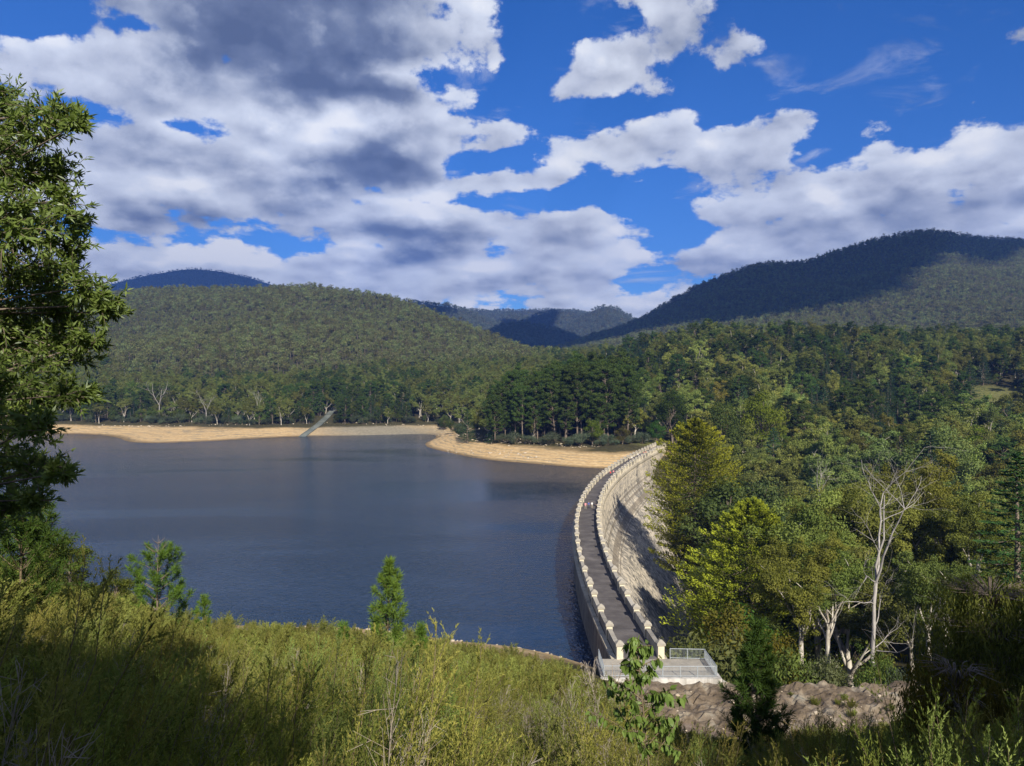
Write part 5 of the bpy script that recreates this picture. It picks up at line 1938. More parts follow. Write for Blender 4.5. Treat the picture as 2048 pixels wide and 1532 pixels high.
for nm in ('up', 'lean'):
    mass('heath_thicket', 'thicket of %s olive heath covering the slope down to the lake' % ('upright' if nm == 'up' else 'wind bent'), rest_heath[nm],
         [store('heath_%s_%d' % (nm, k), HEATH['far_%s%d' % (nm, k)], []) for k in range(4)], 5)


# ---- young pines
def make_young_pine(seed, h, spread, whorls, per=5, needle=(0.17, 0.012), tuft=70, start=0.08, bare_top=0.0, rise=0.9, open_=0.0):
    rng = np.random.default_rng(seed)
    w, f = MB(), MB()
    tp, _ = limb(rng, (0, 0, -0.3), (0, 0, 1), h + 0.3, 0.04, 0, 10)
    w.tube(tp, np.linspace(h * 0.012 + 0.01, 0.010, 10), 6)

    def needles(a, e, n, along=1.0):
        a, e = np.asarray(a), np.asarray(e)
        d = unit(e - a)
        u = 1 - rng.random(n) * along
        c = a + (e - a) * u[:, None]
        ax = unit(d[None] * 0.75 + rng.normal(size=(n, 3)) * 0.55)
        L = needle[0] * (0.6 + 0.7 * rng.random(n))
        sd = unit(np.cross(ax, rand_dirs(n, rng)))
        tn = np.clip(0.35 + 0.5 * u * rng.random(n) + rng.normal(size=n) * 0.12, 0, 1)
        f.cards(c + ax * (L / 2)[:, None], ax, sd, L, needle[1] * (0.8 + 0.5 * rng.random(n)), 0, tn)

    for i in range(whorls):
        t = start + (0.93 - start) * i / (whorls - 1)
        z = t * 9
        p = tp[int(z)] + (tp[min(9, int(z) + 1)] - tp[int(z)]) * (z % 1)
        ln = spread * ((1 - t) ** 0.7 * 0.9 + 0.12) * (0.8 + 0.3 * rng.random())
        bare = t > 1 - bare_top
        for k in range(per):
            a = 6.28 * (k + 0.5 * rng.random()) / per + i * 0.9
            d = (math.cos(a), math.sin(a), rise * (0.35 + 0.5 * rng.random()))
            l2 = ln * (0.65 + 0.5 * rng.random())
            bp, bd = limb(rng, p, d, l2, 0.22, rise * 0.9, 5)
            w.tube(bp, np.linspace(h * 0.0035 + 0.004, 0.005, 5), 4, cap=False)
            if bare:
                continue
            needles(bp[3], bp[4] + bd * 0.05, int(tuft * 0.7))
            needles(bp[2] if open_ else bp[1], bp[3], int(tuft * 0.6))
            if not open_ and l2 > 0.5:
                for _ in range(2):
                    q = bp[2] + (bp[4] - bp[2]) * rng.random()
                    e = q + unit(bd + rng.normal(size=3) * 0.6) * l2 * 0.35
                    w.tube([q, e], [0.006, 0.003], 3, cap=False)
                    needles(q, e, int(tuft * 0.6))
            elif open_:
                for _ in range(2):
                    e = bp[4] + unit(bd + np.array([0, 0, .4]) + rng.normal(size=3) * 0.5) * 0.35
                    needles(bp[4], e, int(tuft * 0.6))
    if not bare_top:
        needles(tp[7], tp[9] + np.array([0, 0, 0.05]), tuft * 3, 1.0)
        for k in range(5):
            a = 6.28 * k / 5
            e = tp[9] + np.array([math.cos(a) * 0.16, math.sin(a) * 0.16, 0.35])
            needles(tp[9] - np.array([0, 0, 0.1]), e, tuft)
    return w, f


def hero(name, wf, loc, label, cat, bark, leaf, rz=0.0, tone=(1, 1, 1)):
    w, f = wf
    root = empty(name, loc, rz)
    tag(root, label, cat)
    link('trunk', w.mesh('trunk'), M[bark], root)
    k = link('needles' if 'pine' in name else 'foliage', f.mesh('foliage'), M[leaf], root)
    k.color = (*tone, 1)
    return root


def stand(px, top, Y):
    x = (px - 1024) / 1500.0 * Y
    zb = gz(x, Y)
    return (x, Y, zb), EYE - (top - 766) / 1500.0 * Y - zb


loc, hh = stand(776, 1132, 37)
hero('young_pine', make_young_pine(61, hh, 2.0, 9, 5, (0.30, 0.030), 80, 0.05, 0, 1.1), loc, 'bright green young pine standing clear against the lake in the middle', 'tree', 'twig', 'young_pine')
loc, hh = stand(316, 1066, 45)
hero('young_pine', make_young_pine(62, hh, 2.6, 12, 5, (0.34, 0.030), 80, 0.06, 0.16, 0.75, 1.0), loc, 'open young pine with a dead grey leader above the left shore', 'tree', 'bark', 'young_pine', 0.6, (0.8, 0.85, 0.8))
for px, top, Y, sp, lab in ((404, 1204, 44, 1.2, 'tiny pine sapling right of the open young pine'), (690, 1262, 36, 0.9, 'low pine seedling left of the bright young pine'),
                            (842, 1262, 36, 0.9, 'low pine seedling right of the bright young pine')):
    loc, hh = stand(px, top, Y)
    hero('young_pine', make_young_pine(px, max(1.5, hh), sp, 6, 5, (0.26, 0.026), 60, 0.15), loc, lab, 'tree', 'twig', 'young_pine', tone=(0.9, 0.95, 0.9))
loc, hh = stand(1512, 1268, 21)
hero('young_pine', make_young_pine(66, hh, 1.25, 11, 6, (0.22, 0.020), 110, 0.10, 0, 0.7), loc, 'slim dark young pine in front of the brown rock bench', 'tree', 'twig', 'pine', tone=(0.9, 1.0, 0.9))
loc, hh = stand(40, 1010, 24)
hero('young_pine', make_young_pine(67, hh, 2.6, 10, 6, (0.26, 0.022), 110, 0.10), loc, 'dark bushy pine under the wattle at the left edge', 'tree', 'twig', 'pine', tone=(1.0, 1.1, 0.9))
for px, top, Y, key, bh, tone, lab, wd in ((135, 1066, 62, 'broad0', 14, (0.95, 0.95, 0.8), 'dense round leafy tree on the left bank under the wattle', 1.1),
                                           (225, 1136, 58, 'broad2', 14, (1.15, 1.1, 0.9), 'small pale leafy tree leaning over the left bank', 1.0),
                                           (60, 1040, 66, 'broad1', 14, (0.8, 0.9, 0.7), 'dim leafy tree at the far left of the near bank', 1.2)):
    plant_px('leafy_tree', key, px, top, bh, Y, lab, 'tree', tone=tone, wide=wd)


# ---- the wattle that frames the view on the left
def single_leaf(L, W, bend, name, mat):
    b = MB()
    b.add([(0, 0, 0), (L * 0.35, W / 2, -bend * 0.35), (L * 0.35, -W / 2, -bend * 0.35), (L * 0.75, W * 0.33, -bend * 0.8), (L * 0.75, -W * 0.33, -bend * 0.8), (L, 0, -bend * 1.3)],
          [(0, 2, 1, 1), (1, 2, 4, 3), (3, 4, 5, 5)], 0, 0.6)
    me = b.mesh(name)
    me.materials.append(M[mat])
    return me


def frame_from(ax, nm):
    x = Vector(ax).normalized()
    z = Vector(nm)
    z = (z - x * z.dot(x)).normalized()
    y = z.cross(x)
    m = Matrix((x, y, z)).transposed()
    return m.to_4x4()


def leafy_sprays(b, w, rng, centre, rad, n_twigs, per, L, W, down=0.0, out=None):
    """twigs fanning out of a point, leaves along each"""
    for i in range(n_twigs):
        d = rand_dirs(1, rng)[0]
        d[2] = d[2] * 0.7 + 0.25 - down
        d = unit(d)
        a = centre + rand_dirs(1, rng)[0] * rad * 0.45
        p, e = limb(rng, a, d, rad * (0.55 + 0.5 * rng.random()), 0.35, 0.1 - down, 5)
        w.tube(p, np.linspace(0.006, 0.002, 5), 3, cap=False)
        u = rng.random(per) * 4
        j = np.minimum(3, u.astype(int))
        c = p[j] + (p[j + 1] - p[j]) * (u - j)[:, None]
        dd = unit(p[j + 1] - p[j])
        ax = unit(dd * 0.7 + rng.normal(size=(per, 3)) * 0.55 + np.array([0, 0, -0.15 - down]))
        nm = unit(rng.normal(size=(per, 3)) * 0.6 + np.array([0.2, -0.5, 0.6]))
        sd = unit(np.cross(nm, ax))
        ll = L * (0.65 + 0.6 * rng.random(per))
        if out is not None:
            out.append((c, ax, nm, ll))
        else:
            b.cards(c + ax * (ll / 2)[:, None], ax, sd, ll, W * (0.75 + 0.5 * rng.random(per)), 0, np.clip(0.5 + rng.normal(size=per) * 0.25, 0, 1))


WCL = [(-20, 190, 60), (10, 250, 85), (80, 250, 70), (130, 225, 42), (150, 250, 26), (20, 340, 95), (90, 350, 75), (120, 400, 45), (20, 440, 100), (95, 460, 70), (140, 500, 40), (160, 445, 25), (30, 540, 100), (110, 560, 70), (170, 575, 45),
       (50, 630, 100), (140, 630, 70), (205, 610, 42), (228, 625, 22), (30, 700, 90), (110, 700, 70), (165, 690, 38), (10, 770, 80), (80, 790, 62), (140, 790, 45), (180, 790, 22), (10, 850, 70), (70, 850, 48), (15, 930, 60), (80, 940, 48), (125, 945, 26), (20, 1010, 55), (70, 1000, 38),
       (-80, 300, 110), (-90, 450, 120), (-90, 620, 120), (-80, 780, 120), (-80, 930, 110), (-60, 1060, 90)]
rng = np.random.default_rng(4242)
wloc = (-6.6, 7.8, gz(-6.6, 7.8))
wat = empty('wattle_tree', wloc)
tag(wat, 'large dark wattle tree with long narrow leaves framing the left edge', 'tree')
W0 = np.array(wloc)
bt, bf = MB(), MB()
tp, _ = limb(rng, np.array([0, 0, -0.4]), (0.02, 0.02, 1), 9.0, 0.06, 0, 10)
bt.tube(tp, np.linspace(0.16, 0.03, 10), 8)
bt2 = MB()
allL = []
for k, (px, py, pr) in enumerate(WCL):
    Y = 7.6 + rng.normal() * 0.55
    c = np.array(ray(px, py, Y)) - W0
    r = pr / 1500.0 * Y
    j = int(np.argmin(np.abs(tp[:, 2] - (c[2] - 0.8))))
    mid = (tp[j] + c) / 2 + np.array([0, 0, 0.15])
    bt2.tube([tp[j], mid, c], [0.020, 0.013, 0.005], 5, cap=False)
    n = int(10 + 150 * r * r * 1.2)
    leafy_sprays(None, bt2, rng, c, r, int(n * 1.3), 30, 0.086, 0.020, out=allL)
cc = np.concatenate([q[0] for q in allL])
aa = np.concatenate([q[1] for q in allL])
nn = np.concatenate([q[2] for q in allL])
ll = np.concatenate([q[3] for q in allL])
# the leaves nearest the viewer are parts one by one, the others joined
wp_ = cc + W0
px_l = 1024 + 1500 * wp_[:, 0] / wp_[:, 1]
infr = px_l > 5
score = wp_[:, 1] - ll * 6 + np.where(infr, 0, 99)
idx = np.argsort(score)
front, back = idx[:280], idx[280:]
leaf_me = single_leaf(0.086, 0.021, 0.012, 'leaf', 'phyllode')
link('trunk', bt.mesh('trunk'), M['bark'], wat)
link('branches', bt2.mesh('branches'), M['bark'], wat)
tb = np.clip(0.5 + rng.normal(size=len(back)) * 0.25, 0, 1)
bf.cards(cc[back] + aa[back] * (ll[back] / 2)[:, None], aa[back], unit(np.cross(nn[back], aa[back])), ll[back], 0.020 * (0.75 + 0.5 * rng.random(len(back))), 0, tb)
fo = link('foliage', bf.mesh('foliage'), M['phyllode'], wat)
fo['kind'] = 'stuff'
for i in front:
    o = link('leaf', leaf_me, None, wat)
    m = frame_from(aa[i], nn[i])
    s = ll[i] / 0.086
    o.matrix_local = Matrix.Translation(Vector(cc[i])) @ m @ Matrix.Diagonal((s, s, s, 1))

# ---- broad leaved gum sapling in the right foreground, every leaf its own
rng = np.random.default_rng(515)
Ys = 8.0
sx0 = (1322 - 1024) / 1500.0 * Ys
sloc = (sx0, Ys, gz(sx0, Ys))
sap = empty('gum_sapling', sloc)
tag(sap, 'slender gum sapling with broad hanging green leaves before the landing', 'sapling')
top_z = EYE - (1278 - 766) / 1500.0 * Ys - sloc[2]
bt = MB()
tp, _ = limb(rng, np.array([0, 0, -0.3]), (0.0, 0.0, 1), top_z + 0.3, 0.05, 0, 14)
bt.tube(tp, np.linspace(0.022, 0.004, 14), 6)
link('trunk', bt.mesh('trunk'), M['twig'], sap)
bb = MB()
sap_leaf = [single_leaf(0.115, 0.058, 0.02, 'leaf', 'sap_leaf'), single_leaf(0.10, 0.044, 0.012, 'leaf', 'sap_leaf'), single_leaf(0.13, 0.05, 0.03, 'leaf', 'sap_leaf')]
nleaf = 0
sleaves = []
for i in range(34):
    t = 0.62 + 0.375 * (i + rng.random()) / 34
    z = t * 13
    j = min(12, int(z))
    p = tp[j] + (tp[j + 1] - tp[j]) * (z - j)
    a = i * 2.4 + rng.normal() * 0.4
    ln = (0.10 + 0.50 * min(1, (1 - t) / 0.30)) * (0.7 + 0.5 * rng.random())
    bp, bd = limb(rng, p, (math.cos(a), math.sin(a), 0.55), ln, 0.25, -0.2, 5)
    bb.tube(bp, np.linspace(0.007, 0.002, 5), 4, cap=False)
    for k in range(int(17 + ln * 16)):
        u = 0.8 + 3.2 * rng.random()
        jj = min(3, int(u))
        c = bp[jj] + (bp[jj + 1] - bp[jj]) * (u - jj)
        pet = unit(rng.normal(size=3) * 0.8 + bd * 0.4 + np.array([0, 0, -0.2])) * 0.03
        ax = unit(rng.normal(size=3) * 0.45 + np.array([0, 0, -0.95]))
        nm = unit(rng.normal(size=3) * 0.7 + np.array([0.1, -0.7, 0.25]))
        bb.tube([c, c + pet], [0.002, 0.0015], 3, cap=False)
        s = 0.60 + 0.42 * rng.random()
        nleaf += 1
        mt = Matrix.Translation(Vector(c + pet)) @ frame_from(ax, nm) @ Matrix.Diagonal((s, s, s, 1))
        sleaves.append((mt, int(rng.integers(0, 3))))
pick = set(rng.permutation(len(sleaves))[:290].tolist())
sl_b = MB()
for i, (mt, kk) in enumerate(sleaves):
    if i in pick:
        o = link('leaf', sap_leaf[kk], None, sap)
        o.matrix_local = mt
    else:
        vs = np.array([(mt @ v.co)[:] for v in sap_leaf[kk].vertices])
        sl_b.add(vs, [(0, 2, 1, 1), (1, 2, 4, 3), (3, 4, 5, 5)], 0, 0.35 + 0.5 * rng.random())
o = link('foliage', sl_b.mesh('foliage'), M['sap_leaf'], sap)
o['kind'] = 'stuff'
link('twigs', bb.mesh('twigs'), M['twig'], sap)

# ---- weeping tree in the shade on the right
def make_weeper(seed, h, spread, strands, per):
    rng = np.random.default_rng(seed)
    w, f = MB(), MB()
    tp, _ = limb(rng, (0, 0, -0.4), (0, 0, 1), h * 0.92, 0.08, 0, 8)
    w.tube(tp, np.linspace(0.11, 0.03, 8), 7)
    for i in range(strands):
        t = 0.35 + 0.65 * rng.random()
        p = tp[min(7, int(t * 7))]
        a = rng.random() * 6.28
        r = spread * (0.25 + 0.75 * rng.random()) * (1.15 - t * 0.55)
        e = p + np.array([math.cos(a) * r, math.sin(a) * r, h * 0.10])
        w.tube([p, (p + e) / 2 + np.array([0, 0, .25]), e], [0.02, 0.012, 0.005], 3, cap=False)
        ln = h * (0.18 + 0.22 * rng.random())
        q = e + np.array([math.cos(a) * 0.25, math.sin(a) * 0.25, -ln])
        u = rng.random(per)
        c = e + (q - e) * u[:, None] + rng.normal(size=(per, 3)) * 0.10
        ax = unit(np.array([0, 0, -1.0]) + rng.normal(size=(per, 3)) * 0.38)
        sd = unit(np.cross(ax, rand_dirs(per, rng)))
        f.cards(c, ax, sd, 0.17 * (0.7 + 0.6 * rng.random(per)), 0.032, 0, np.clip(0.45 + rng.normal(size=per) * 0.25, 0, 1))
    return w, f


loc, hh = stand(1990, 1085, 21)
hero('weeping_gum', make_weeper(71, hh, 2.6, 620, 60), loc, 'shadowy weeping gum with thin hanging leaves at the right edge', 'tree', 'bark', 'gum', tone=(0.85, 0.85, 0.75))
loc, hh = stand(1925, 1260, 17)
hero('weeping_gum', make_weeper(72, hh, 1.5, 260, 50), loc, 'small brownish weeping gum in front of the larger one', 'tree', 'bark', 'gum', tone=(1.0, 0.8, 0.6))
loc, hh = stand(1215, 1318, 30)
o = link('bare_bush', make_heath(990, max(1.6, hh), 34, (0.03, 0.01), 2, 16, 0.0, 0.9, 3, 3.0).mesh('bare_bush'))
for m in ('heath_dead', 'twig', 'dry_twig'):
    o.data.materials.append(M[m])
o.location = loc
tag(o, 'leafless grey bush in front of the first parapet post', 'shrub')
loc, hh = stand(1195, 1345, 24)
o = link('heath_bush', HEATH['far_up1'])
o.location = loc
o.scale = (0.9, 0.9, max(0.4, hh / 2.7))
o.color = (0.6, 0.6, 0.5, 1)
tag(o, 'dark tall heath bush beside the leafless grey bush', 'heath bush')
# yellow gorse tuft at the bottom left
loc, hh = stand(478, 1488, 7.6)
f = MB()
clump(f, np.random.default_rng(5), (0, 0, max(0.3, hh - 0.12)), 0.16, 240, 0.05, 0.022, 0, -0.3, 0.8, 0.7)
f.tube([(0, 0, -0.2), (0.02, 0, max(0.3, hh - 0.1))], [0.012, 0.006], 4)
o = link('flowering_bush', f.mesh('flowering_bush'), M['golden'])
o.location = loc
tag(o, 'small clump of yellow flowers among the heath at the bottom left', 'flowers')

# ---- trees behind the lookout whose shade falls over both corners of the slope
for i in range(2):
    proto('high_broad%d' % i, make_broad(450 + i, 14, 6.4, 9000, (0.42, 0.28), 0.46), 'bark', 'broad')
for k, (x, y, zt, w_, lab) in enumerate(((-0.9, -9.8, 46.8, 0.70, 'leafy tree behind the lookout shading the left of the slope'), (-2.6, -8.0, 46.4, 0.70, 'leafy tree behind the lookout on its left'),
                           (-3.4, -12.4, 46.8, 0.72, 'rear leafy tree behind the lookout on its left'), (-4.6, -5.4, 45.8, 0.62, 'outer leafy tree behind the lookout on its left'),
                           (11.2, -13.4, 46.6, 0.62, 'leafy tree behind the lookout on its right'), (15.4, -10.6, 46.6, 0.70, 'leafy tree behind the lookout shading the right of the slope'), (19.0, -8.6, 46.6, 0.70, 'outer leafy tree behind the lookout on its right'))):
    plant('leafy_tree', 'high_broad%d' % (k % 2), (x, y, gz(x, y)), w_, x, lab, 'tree', sz=(zt - gz(x, y)) / 14.0)
for (x, y, s, lab) in ((12.4, -12.8, 0.48, 'slim gum tree behind the lookout on the right'), (16.4, -9.5, 0.58, 'gum tree behind the lookout shading the right of the slope'),
                       (24.5, -12, 0.66, 'leaning gum tree behind the lookout on the right'), (30, -10, 0.8, 'broad gum tree behind the lookout at the far right'),
                       (22.5, -4, 0.62, 'gum tree beside the lookout on the right'), (29, -2, 0.72, 'second gum tree beside the lookout on the right'), (26, -23, 0.85, 'gum tree farther back behind the lookout on the right')):
    plant('gum_tree', 'gum%d' % (int(abs(x)) % 6), (x, y, gz(x, y)), s, x, lab, 'tree')

# ------------------------------------------------------------------ people on the dam
def make_person(pose):
    """one continuous body grown over a skeleton; about 1.72 m tall"""
    st = 0.16 if pose == 'walk' else 0.03
    J = [(0, 0, .94), (0, 0, 1.12), (0, 0, 1.34), (0, -.005, 1.44), (0, -.02, 1.53), (0, -.03, 1.64),
         (.09, 0, .90), (.10, -st, .50), (.10, -st * .9, .09), (.10, -st * 1.0 - .13, .035),
         (-.09, 0, .90), (-.10, st * .6, .49), (-.10, st * 1.6, .10), (-.10, st * 1.6 - .13, .045),
         (.19, 0, 1.36), (.24, st * .5 + .02, 1.08), (.25, -st * .3 - .08, .85), (.25, -st * .3 - .12, .77),
         (-.19, 0, 1.36), (-.24, -st * .5 + .02, 1.08), (-.25, -st - .06, .86), (-.25, -st - .10, .78)]
    Rr = [.15, .135, .155, .06, .075, .095, .095, .062, .042, .038, .095, .062, .042, .038, .062, .043, .032, .036, .062, .043, .032, .036]
    E = [(0, 1), (1, 2), (2, 3), (3, 4), (4, 5), (0, 6), (6, 7), (7, 8), (8, 9), (0, 10), (10, 11), (11, 12), (12, 13), (2, 14), (14, 15), (15, 16), (16, 17), (2, 18), (18, 19), (19, 20), (20, 21)]
    me = bpy.data.meshes.new('skeleton')
    me.from_pydata(J, E, [])
    ob = bpy.data.objects.new('skeleton', me)
    COL.objects.link(ob)
    sk = ob.modifiers.new('skin', 'SKIN')
    for v, r in zip(me.skin_vertices[0].data, Rr):
        v.radius = (r, r * 0.8)
        v.use_root = False
    me.skin_vertices[0].data[0].use_root = True
    sb = ob.modifiers.new('sub', 'SUBSURF')
    sb.levels = sb.render_levels = 1
    dg = bpy.context.evaluated_depsgraph_get()
    out = bpy.data.meshes.new_from_object(ob.evaluated_get(dg))
    out.name = 'person_' + pose
    bpy.data.objects.remove(ob)
    for m in ('skin', 'hair', 'shirt', 'trousers', 'shoes'):
        out.materials.append(M[m])
    for p in out.polygons:
        c = p.center
        if c.z > 1.47:
            p.material_index = 1 if (c.z > 1.65 or c.y > 0.0) else 0
        elif c.z > 1.42:
            p.material_index = 0
        elif abs(c.x) > 0.2 and c.z < 1.12:
            p.material_index = 0
        elif c.z > 0.93:
            p.material_index = 2
        elif c.z > 0.10:
            p.material_index = 3
        else:
            p.material_index = 4
        p.use_smooth = True
    return out


def plain(name, c, r=0.8):
    return rough_mat(name, [(0.3, tuple(0.85 * k for k in c)), (0.7, c)], 9.0, r)


M['skin'] = plain('skin', (0.50, 0.31, 0.22), 0.6)
M['hair'] = plain('hair', (0.06, 0.04, 0.025))
M['shirt'] = plain('shirt', (0.6, 0.6, 0.6))
M['trousers'] = plain('trousers', (0.05, 0.06, 0.10))
M['shoes'] = plain('shoes', (0.05, 0.045, 0.04))
SH = {'white': (0.75, 0.75, 0.73), 'red': (0.60, 0.05, 0.04), 'pink': (0.70, 0.28, 0.30), 'blue': (0.06, 0.10, 0.35), 'navy': (0.03, 0.04, 0.12), 'black': (0.02, 0.02, 0.022), 'yellow': (0.60, 0.45, 0.06), 'orange': (0.70, 0.22, 0.06)}
for k, c in SH.items():
    M['shirt_' + k] = plain('shirt_' + k, c)
M['pale_trousers'] = plain('pale_trousers', (0.42, 0.36, 0.27))
bodies = {p: make_person(p) for p in ('walk', 'stand')}
for px, py, sh, pose, pale, rz, lab in [
    (1171, 1019, 'pink', 'walk', 1, 0.2, 'person in a pink top, leftmost of the nearest walkers on the dam'), (1177.5, 1017, 'blue', 'walk', 0, 0.1, 'person in a blue top walking in the middle of the nearest group'),
    (1184, 1017, 'white', 'walk', 1, 0.3, 'person in a white top right in the nearest group of walkers'), (1195.5, 1022, 'navy', 'stand', 0, 1.2, 'person in dark blue beside the right parapet near the nearest group'),
    (1221, 952, 'red', 'walk', 0, 0.2, 'person in red in the pair halfway along the dam'), (1227, 950, 'pink', 'walk', 0, 2.9, 'person in a pink top in the pair halfway along the dam'),
    (1243, 941, 'yellow', 'walk', 1, 3.0, 'child sized figure in yellow walking alone past the pair'), (1257, 924, 'black', 'stand', 0, -0.8, 'person in black at the left parapet toward the far end'),
    (1264, 921, 'white', 'walk', 1, 0.3, 'person in a white top beside the figure in black'), (1276, 914.5, 'white', 'walk', 0, 0.1, 'person in white walking close to the far end of the dam'),
    (1280, 914, 'navy', 'walk', 0, 3.1, 'person in navy beside a person in white near the far end'), (1288, 911, 'red', 'walk', 0, 0.0, 'person in a bright red top near the far end'),
    (1292, 910, 'orange', 'walk', 0, 0.4, 'person in an orange top following the bright red top'), (1309, 903, 'pink', 'walk', 0, 0.3, 'person in a pink top at the very end of the dam'),
    (1313, 902, 'white', 'stand', 1, 2.0, 'person in white standing where the dam meets the far bank')]:
    Y = 45000.0 / (py - 766)
    X = (px - 1024) / 1500.0 * Y
    X = float(np.clip(X, dam_x(Y) - HALF + 0.45, dam_x(Y) + HALF - 0.45))
    o = link('person', bodies[pose])
    o.location = (X, Y, ZD)
    o.rotation_euler = (0, 0, rz + math.pi * (rng.random() < 0.5))
    s = 0.80 if 'child' in lab else 0.97 + 0.08 * rng.random()
    o.scale = (s, s, s)
    tag(o, lab, 'person')
    for i, key in ((2, 'shirt_' + sh), (3, 'pale_trousers' if pale else 'trousers')):
        o.material_slots[i].link = 'OBJECT'
        o.material_slots[i].material = M[key]

# low scrub rooted in the rock of the bench
rng = np.random.default_rng(31)
RSC = []
for k in range(16):
    px = 1500 + 290 * rng.random()
    py = 1372 + 60 * rng.random()
    Yb = 70.0
    for _ in range(4):
        xb = (px - 1024) / 1500 * Yb
        zb = float(bench_rock(np.array([xb]), np.array([Yb]))[0])
        Yb = (EYE - zb) * 1500 / (py - 766)
    if not 62.5 < Yb < 76:
        continue
    o = link('rock_scrub', HEATH['far_up%d' % (k % 4)] if k % 3 else HEATH['dry0'])
    o.location = (xb, Yb, zb - 0.1)
    s_ = 0.22 + 0.22 * rng.random()
    o.scale = (s_ * 1.3, s_ * 1.3, s_)
    o.rotation_euler = (0, 0, rng.random() * 6)
    o.color = (0.9, 0.95, 0.8, 1)
    tag(o, 'x', 'scrub', 'low scrub on the rock bench')
    RSC.append((px, o))
RSC.sort(key=lambda q: q[0])
for i, (px, o) in enumerate(RSC):
    o['label'] = 'low scrub tuft on the brown rock bench, ' + ('leftmost' if i == 0 else ORD[i + 1] + ' from the left')

# ---- boulders along the banks
rng = np.random.default_rng(88)
rk = MB()
base = bmesh.new()
bmesh.ops.create_icosphere(base, subdivisions=1, radius=1.0)
bv = np.array([v.co[:] for v in base.verts])
bf_ = np.array([[v.index for v in f.verts] for f in base.faces])
base.free()
spots = []
for (x0, y0), (x1, y1), n in (((43, 366), (-6, 391), 70), ((-6, 391), (-31, 447), 60), ((-31, 446), (-58, 560), 25), ((20, 330), (-40, 400), 60), ((-60, 560), (-222, 545), 60), ((-222, 545), (-330, 560), 60), ((-30, 105), (9, 94), 40), ((-60, 111), (-30, 106), 25)):
    for k in range(n):
        t = rng.random()
        spots.append((x0 + (x1 - x0) * t + rng.normal() * (3 if y0 > 200 else 2.0), y0 + (y1 - y0) * t + rng.normal() * (3 if y0 > 200 else 2.2), (0.25 + 0.55 * rng.random() ** 2) * (1.0 if y0 > 200 else 0.5)))
for k in range(120):
    spots.append((9 + 34 * rng.random(), 64 + 11 * rng.random(), 0.07 + 0.22 * rng.random() ** 2))
sz_ = np.maximum(ground_with_bench(np.array([s[0] for s in spots]), np.array([s[1] for s in spots])), np.where((np.array([s[1] for s in spots]) > 62) & (np.array([s[1] for s in spots]) < 77) & (np.array([s[0] for s in spots]) > 8), bench_rock(np.array([s[0] for s in spots]), np.array([s[1] for s in spots])), -99)) if True else ground_with_bench(np.array([s[0] for s in spots]), np.array([s[1] for s in spots]))
for (x, y, r), z in zip(spots, sz_):
    v = bv * (1 + rng.normal(size=(len(bv), 1)) * 0.16) * r * np.array([1, 0.8 + 0.4 * rng.random(), 0.6])
    a = rng.random() * 6.28
    v = np.column_stack([v[:, 0] * math.cos(a) - v[:, 1] * math.sin(a), v[:, 0] * math.sin(a) + v[:, 1] * math.cos(a), v[:, 2]])
    rk.add(v + np.array([x, y, z + 0.1 * r]), bf_, 0, 0.5)
tag(link('bank_rubble', rk.mesh('bank_rubble'), M['sandstone']), 'loose pale stones scattered along the waterline and the rock bench', kind='stuff')

# ------------------------------------------------------------------ clouds overhead, behind the viewer, whose shade lies on the land
def cloud_mat():
    m, t, out = new_mat('cloud_white')
    d = t.node('ShaderNodeBsdfDiffuse', ins={'Color': (0.85, 0.86, 0.88, 1)})
    t.l.new(d.outputs[0], out.inputs[0])
    return m


M['cloud'] = cloud_mat()
CLOUD_Z = 2600.0


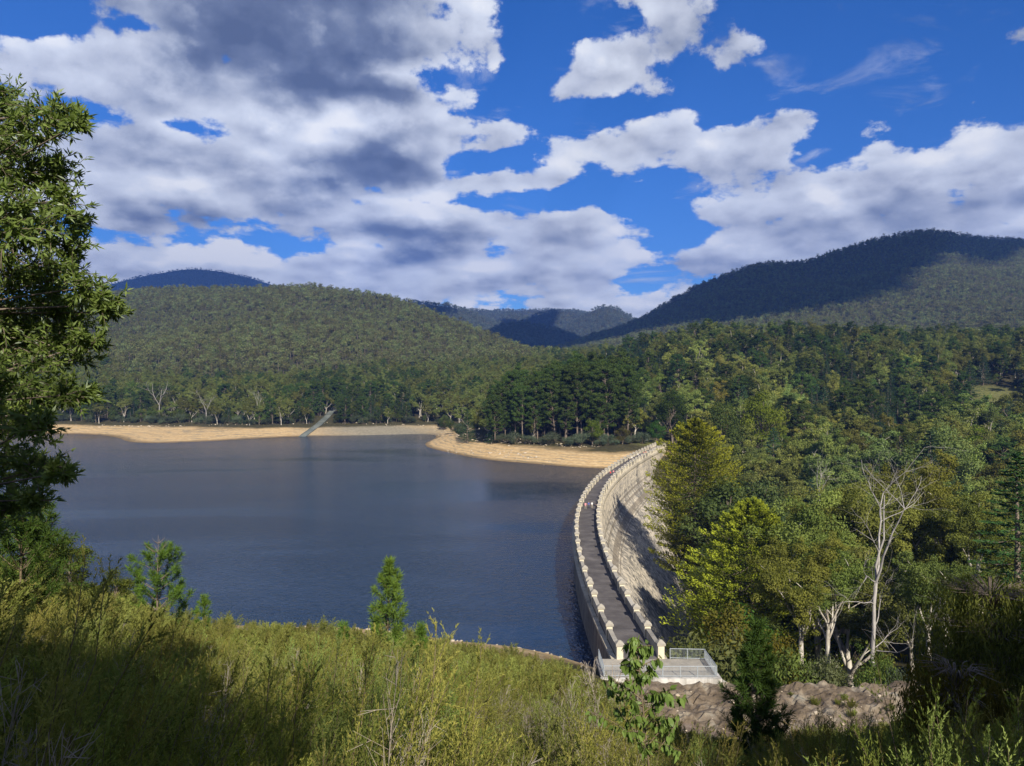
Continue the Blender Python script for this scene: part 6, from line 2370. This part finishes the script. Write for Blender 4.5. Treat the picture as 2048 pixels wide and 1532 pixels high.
def cloud(label, outline, cell, seed, thick):
    """billowing cloud body; outline = points on the land its shade is to reach"""
    k = np.array([(x + (CLOUD_Z - z) / TO_SUN.z * TO_SUN.x, y + (CLOUD_Z - z) / TO_SUN.z * TO_SUN.y) for x, y, z in outline])
    lo, hi = k.min(0) - cell * 3, k.max(0) + cell * 3
    xs, ys = np.arange(lo[0], hi[0], cell), np.arange(lo[1], hi[1], cell)
    X, Y = np.meshgrid(xs, ys)
    # signed distance to the outline
    inside = np.zeros(X.shape, bool)
    dist = np.full(X.shape, 1e9)
    for (ax, ay), (bx_, by_) in zip(k, np.roll(k, -1, axis=0)):
        c = ((ay > Y) != (by_ > Y)) & (X < (bx_ - ax) * (Y - ay) / (by_ - ay + 1e-9) + ax)
        inside ^= c
        t = np.clip(((X - ax) * (bx_ - ax) + (Y - ay) * (by_ - ay)) / ((bx_ - ax) ** 2 + (by_ - ay) ** 2 + 1e-9), 0, 1)
        dist = np.minimum(dist, np.hypot(X - ax - t * (bx_ - ax), Y - ay - t * (by_ - ay)))
    sd = np.where(inside, dist, -dist) + fbm(X, Y, cell * 9, 4, seed) * cell * 1.6 + cell * 0.9
    on = sd > 0
    h = np.sqrt(np.clip(sd, 0, thick * 4)) * math.sqrt(thick)
    top = CLOUD_Z + h * 0.8 + fbm(X, Y, cell * 6, 4, seed + 3) * h * 0.6
    bot = CLOUD_Z - h * 0.12
    nx = len(xs)
    ok = on[:-1, :-1] & on[1:, :-1] & on[:-1, 1:] & on[1:, 1:]
    r, c = np.nonzero(ok)
    i = r * nx + c
    q = np.stack([i, i + 1, i + nx + 1, i + nx], -1)
    b = MB()
    b.add(np.stack([X, Y, top], -1), q, 0, 0.5, True)
    b.add(np.stack([X, Y, bot], -1), q[:, ::-1], 0, 0.5, True)
    return tag(link('cloud', b.mesh('cloud'), M['cloud']), label, kind='stuff')


def on_hill(P, px, py):
    V = P[:-2].reshape(-1, 3)
    x = 1024 + 1500 * V[:, 0] / V[:, 1]
    y = 766 - 1500 * (V[:, 2] + 12 - EYE) / V[:, 1]
    return V[np.argmin((x - px) ** 2 + (y - py) ** 2)]


edge = [on_hill(H2, px, py) for px, py in [(1090, 700), (1200, 672), (1303, 654), (1423, 633), (1490, 631), (1543, 627), (1581, 618), (1638, 602), (1717, 586), (1780, 576), (1862, 556), (1945, 527), (2007, 507), (2060, 494)]]
far_side = [(2500, 2250, 420), (2700, 3100, 300), (300, 3100, 200), (-100, 2300, 100)]
cloud('long grey cloud overhead shading the mountain', [tuple(p) for p in edge] + far_side, 45, 3, 120)
cl9 = [(-260, 2000, 90), (420, 2000, 90), (420, 3000, 250), (-330, 3000, 250)]
cloud('cloud overhead shading the low hill at the valley mouth', cl9, 45, 4, 90)
cloud('small cloud overhead shading the rounded hill of the valley', [(-40, 3600, 230), (190, 3600, 230), (260, 4400, 420), (-60, 4400, 420)], 40, 8, 80)
cloud('small cloud overhead shading the upper slope behind the wooded hill', [(-620, 3250, 330), (-330, 3250, 300), (-260, 3600, 330), (-640, 3650, 400)], 40, 9, 70)
cloud('cloud overhead shading the distant mountain', [(-3700, 4500, 300), (-1600, 4500, 300), (-1500, 6600, 900), (-3900, 6600, 900)], 90, 5, 150)

# ------------------------------------------------------------------ haze
hm = bpy.data.materials.new('thin_haze')
hm.use_nodes = True
ht = NT(hm.node_tree)
ht.n.clear()
ho = ht.node('ShaderNodeOutputMaterial')
pv = ht.node('ShaderNodeVolumePrincipled')
pv.inputs['Color'].default_value = (0.12, 0.28, 0.85, 1)
pv.inputs['Density'].default_value = 0.000095
pv.inputs['Anisotropy'].default_value = 0.0
ht.l.new(pv.outputs[0], ho.inputs['Volume'])
b = MB()
b.box((-7000, -500, -90), (7000, 7600, 1250))
hz = link('haze', b.mesh('haze'), hm)
tag(hz, 'thin blue air haze over the valley', kind='stuff')
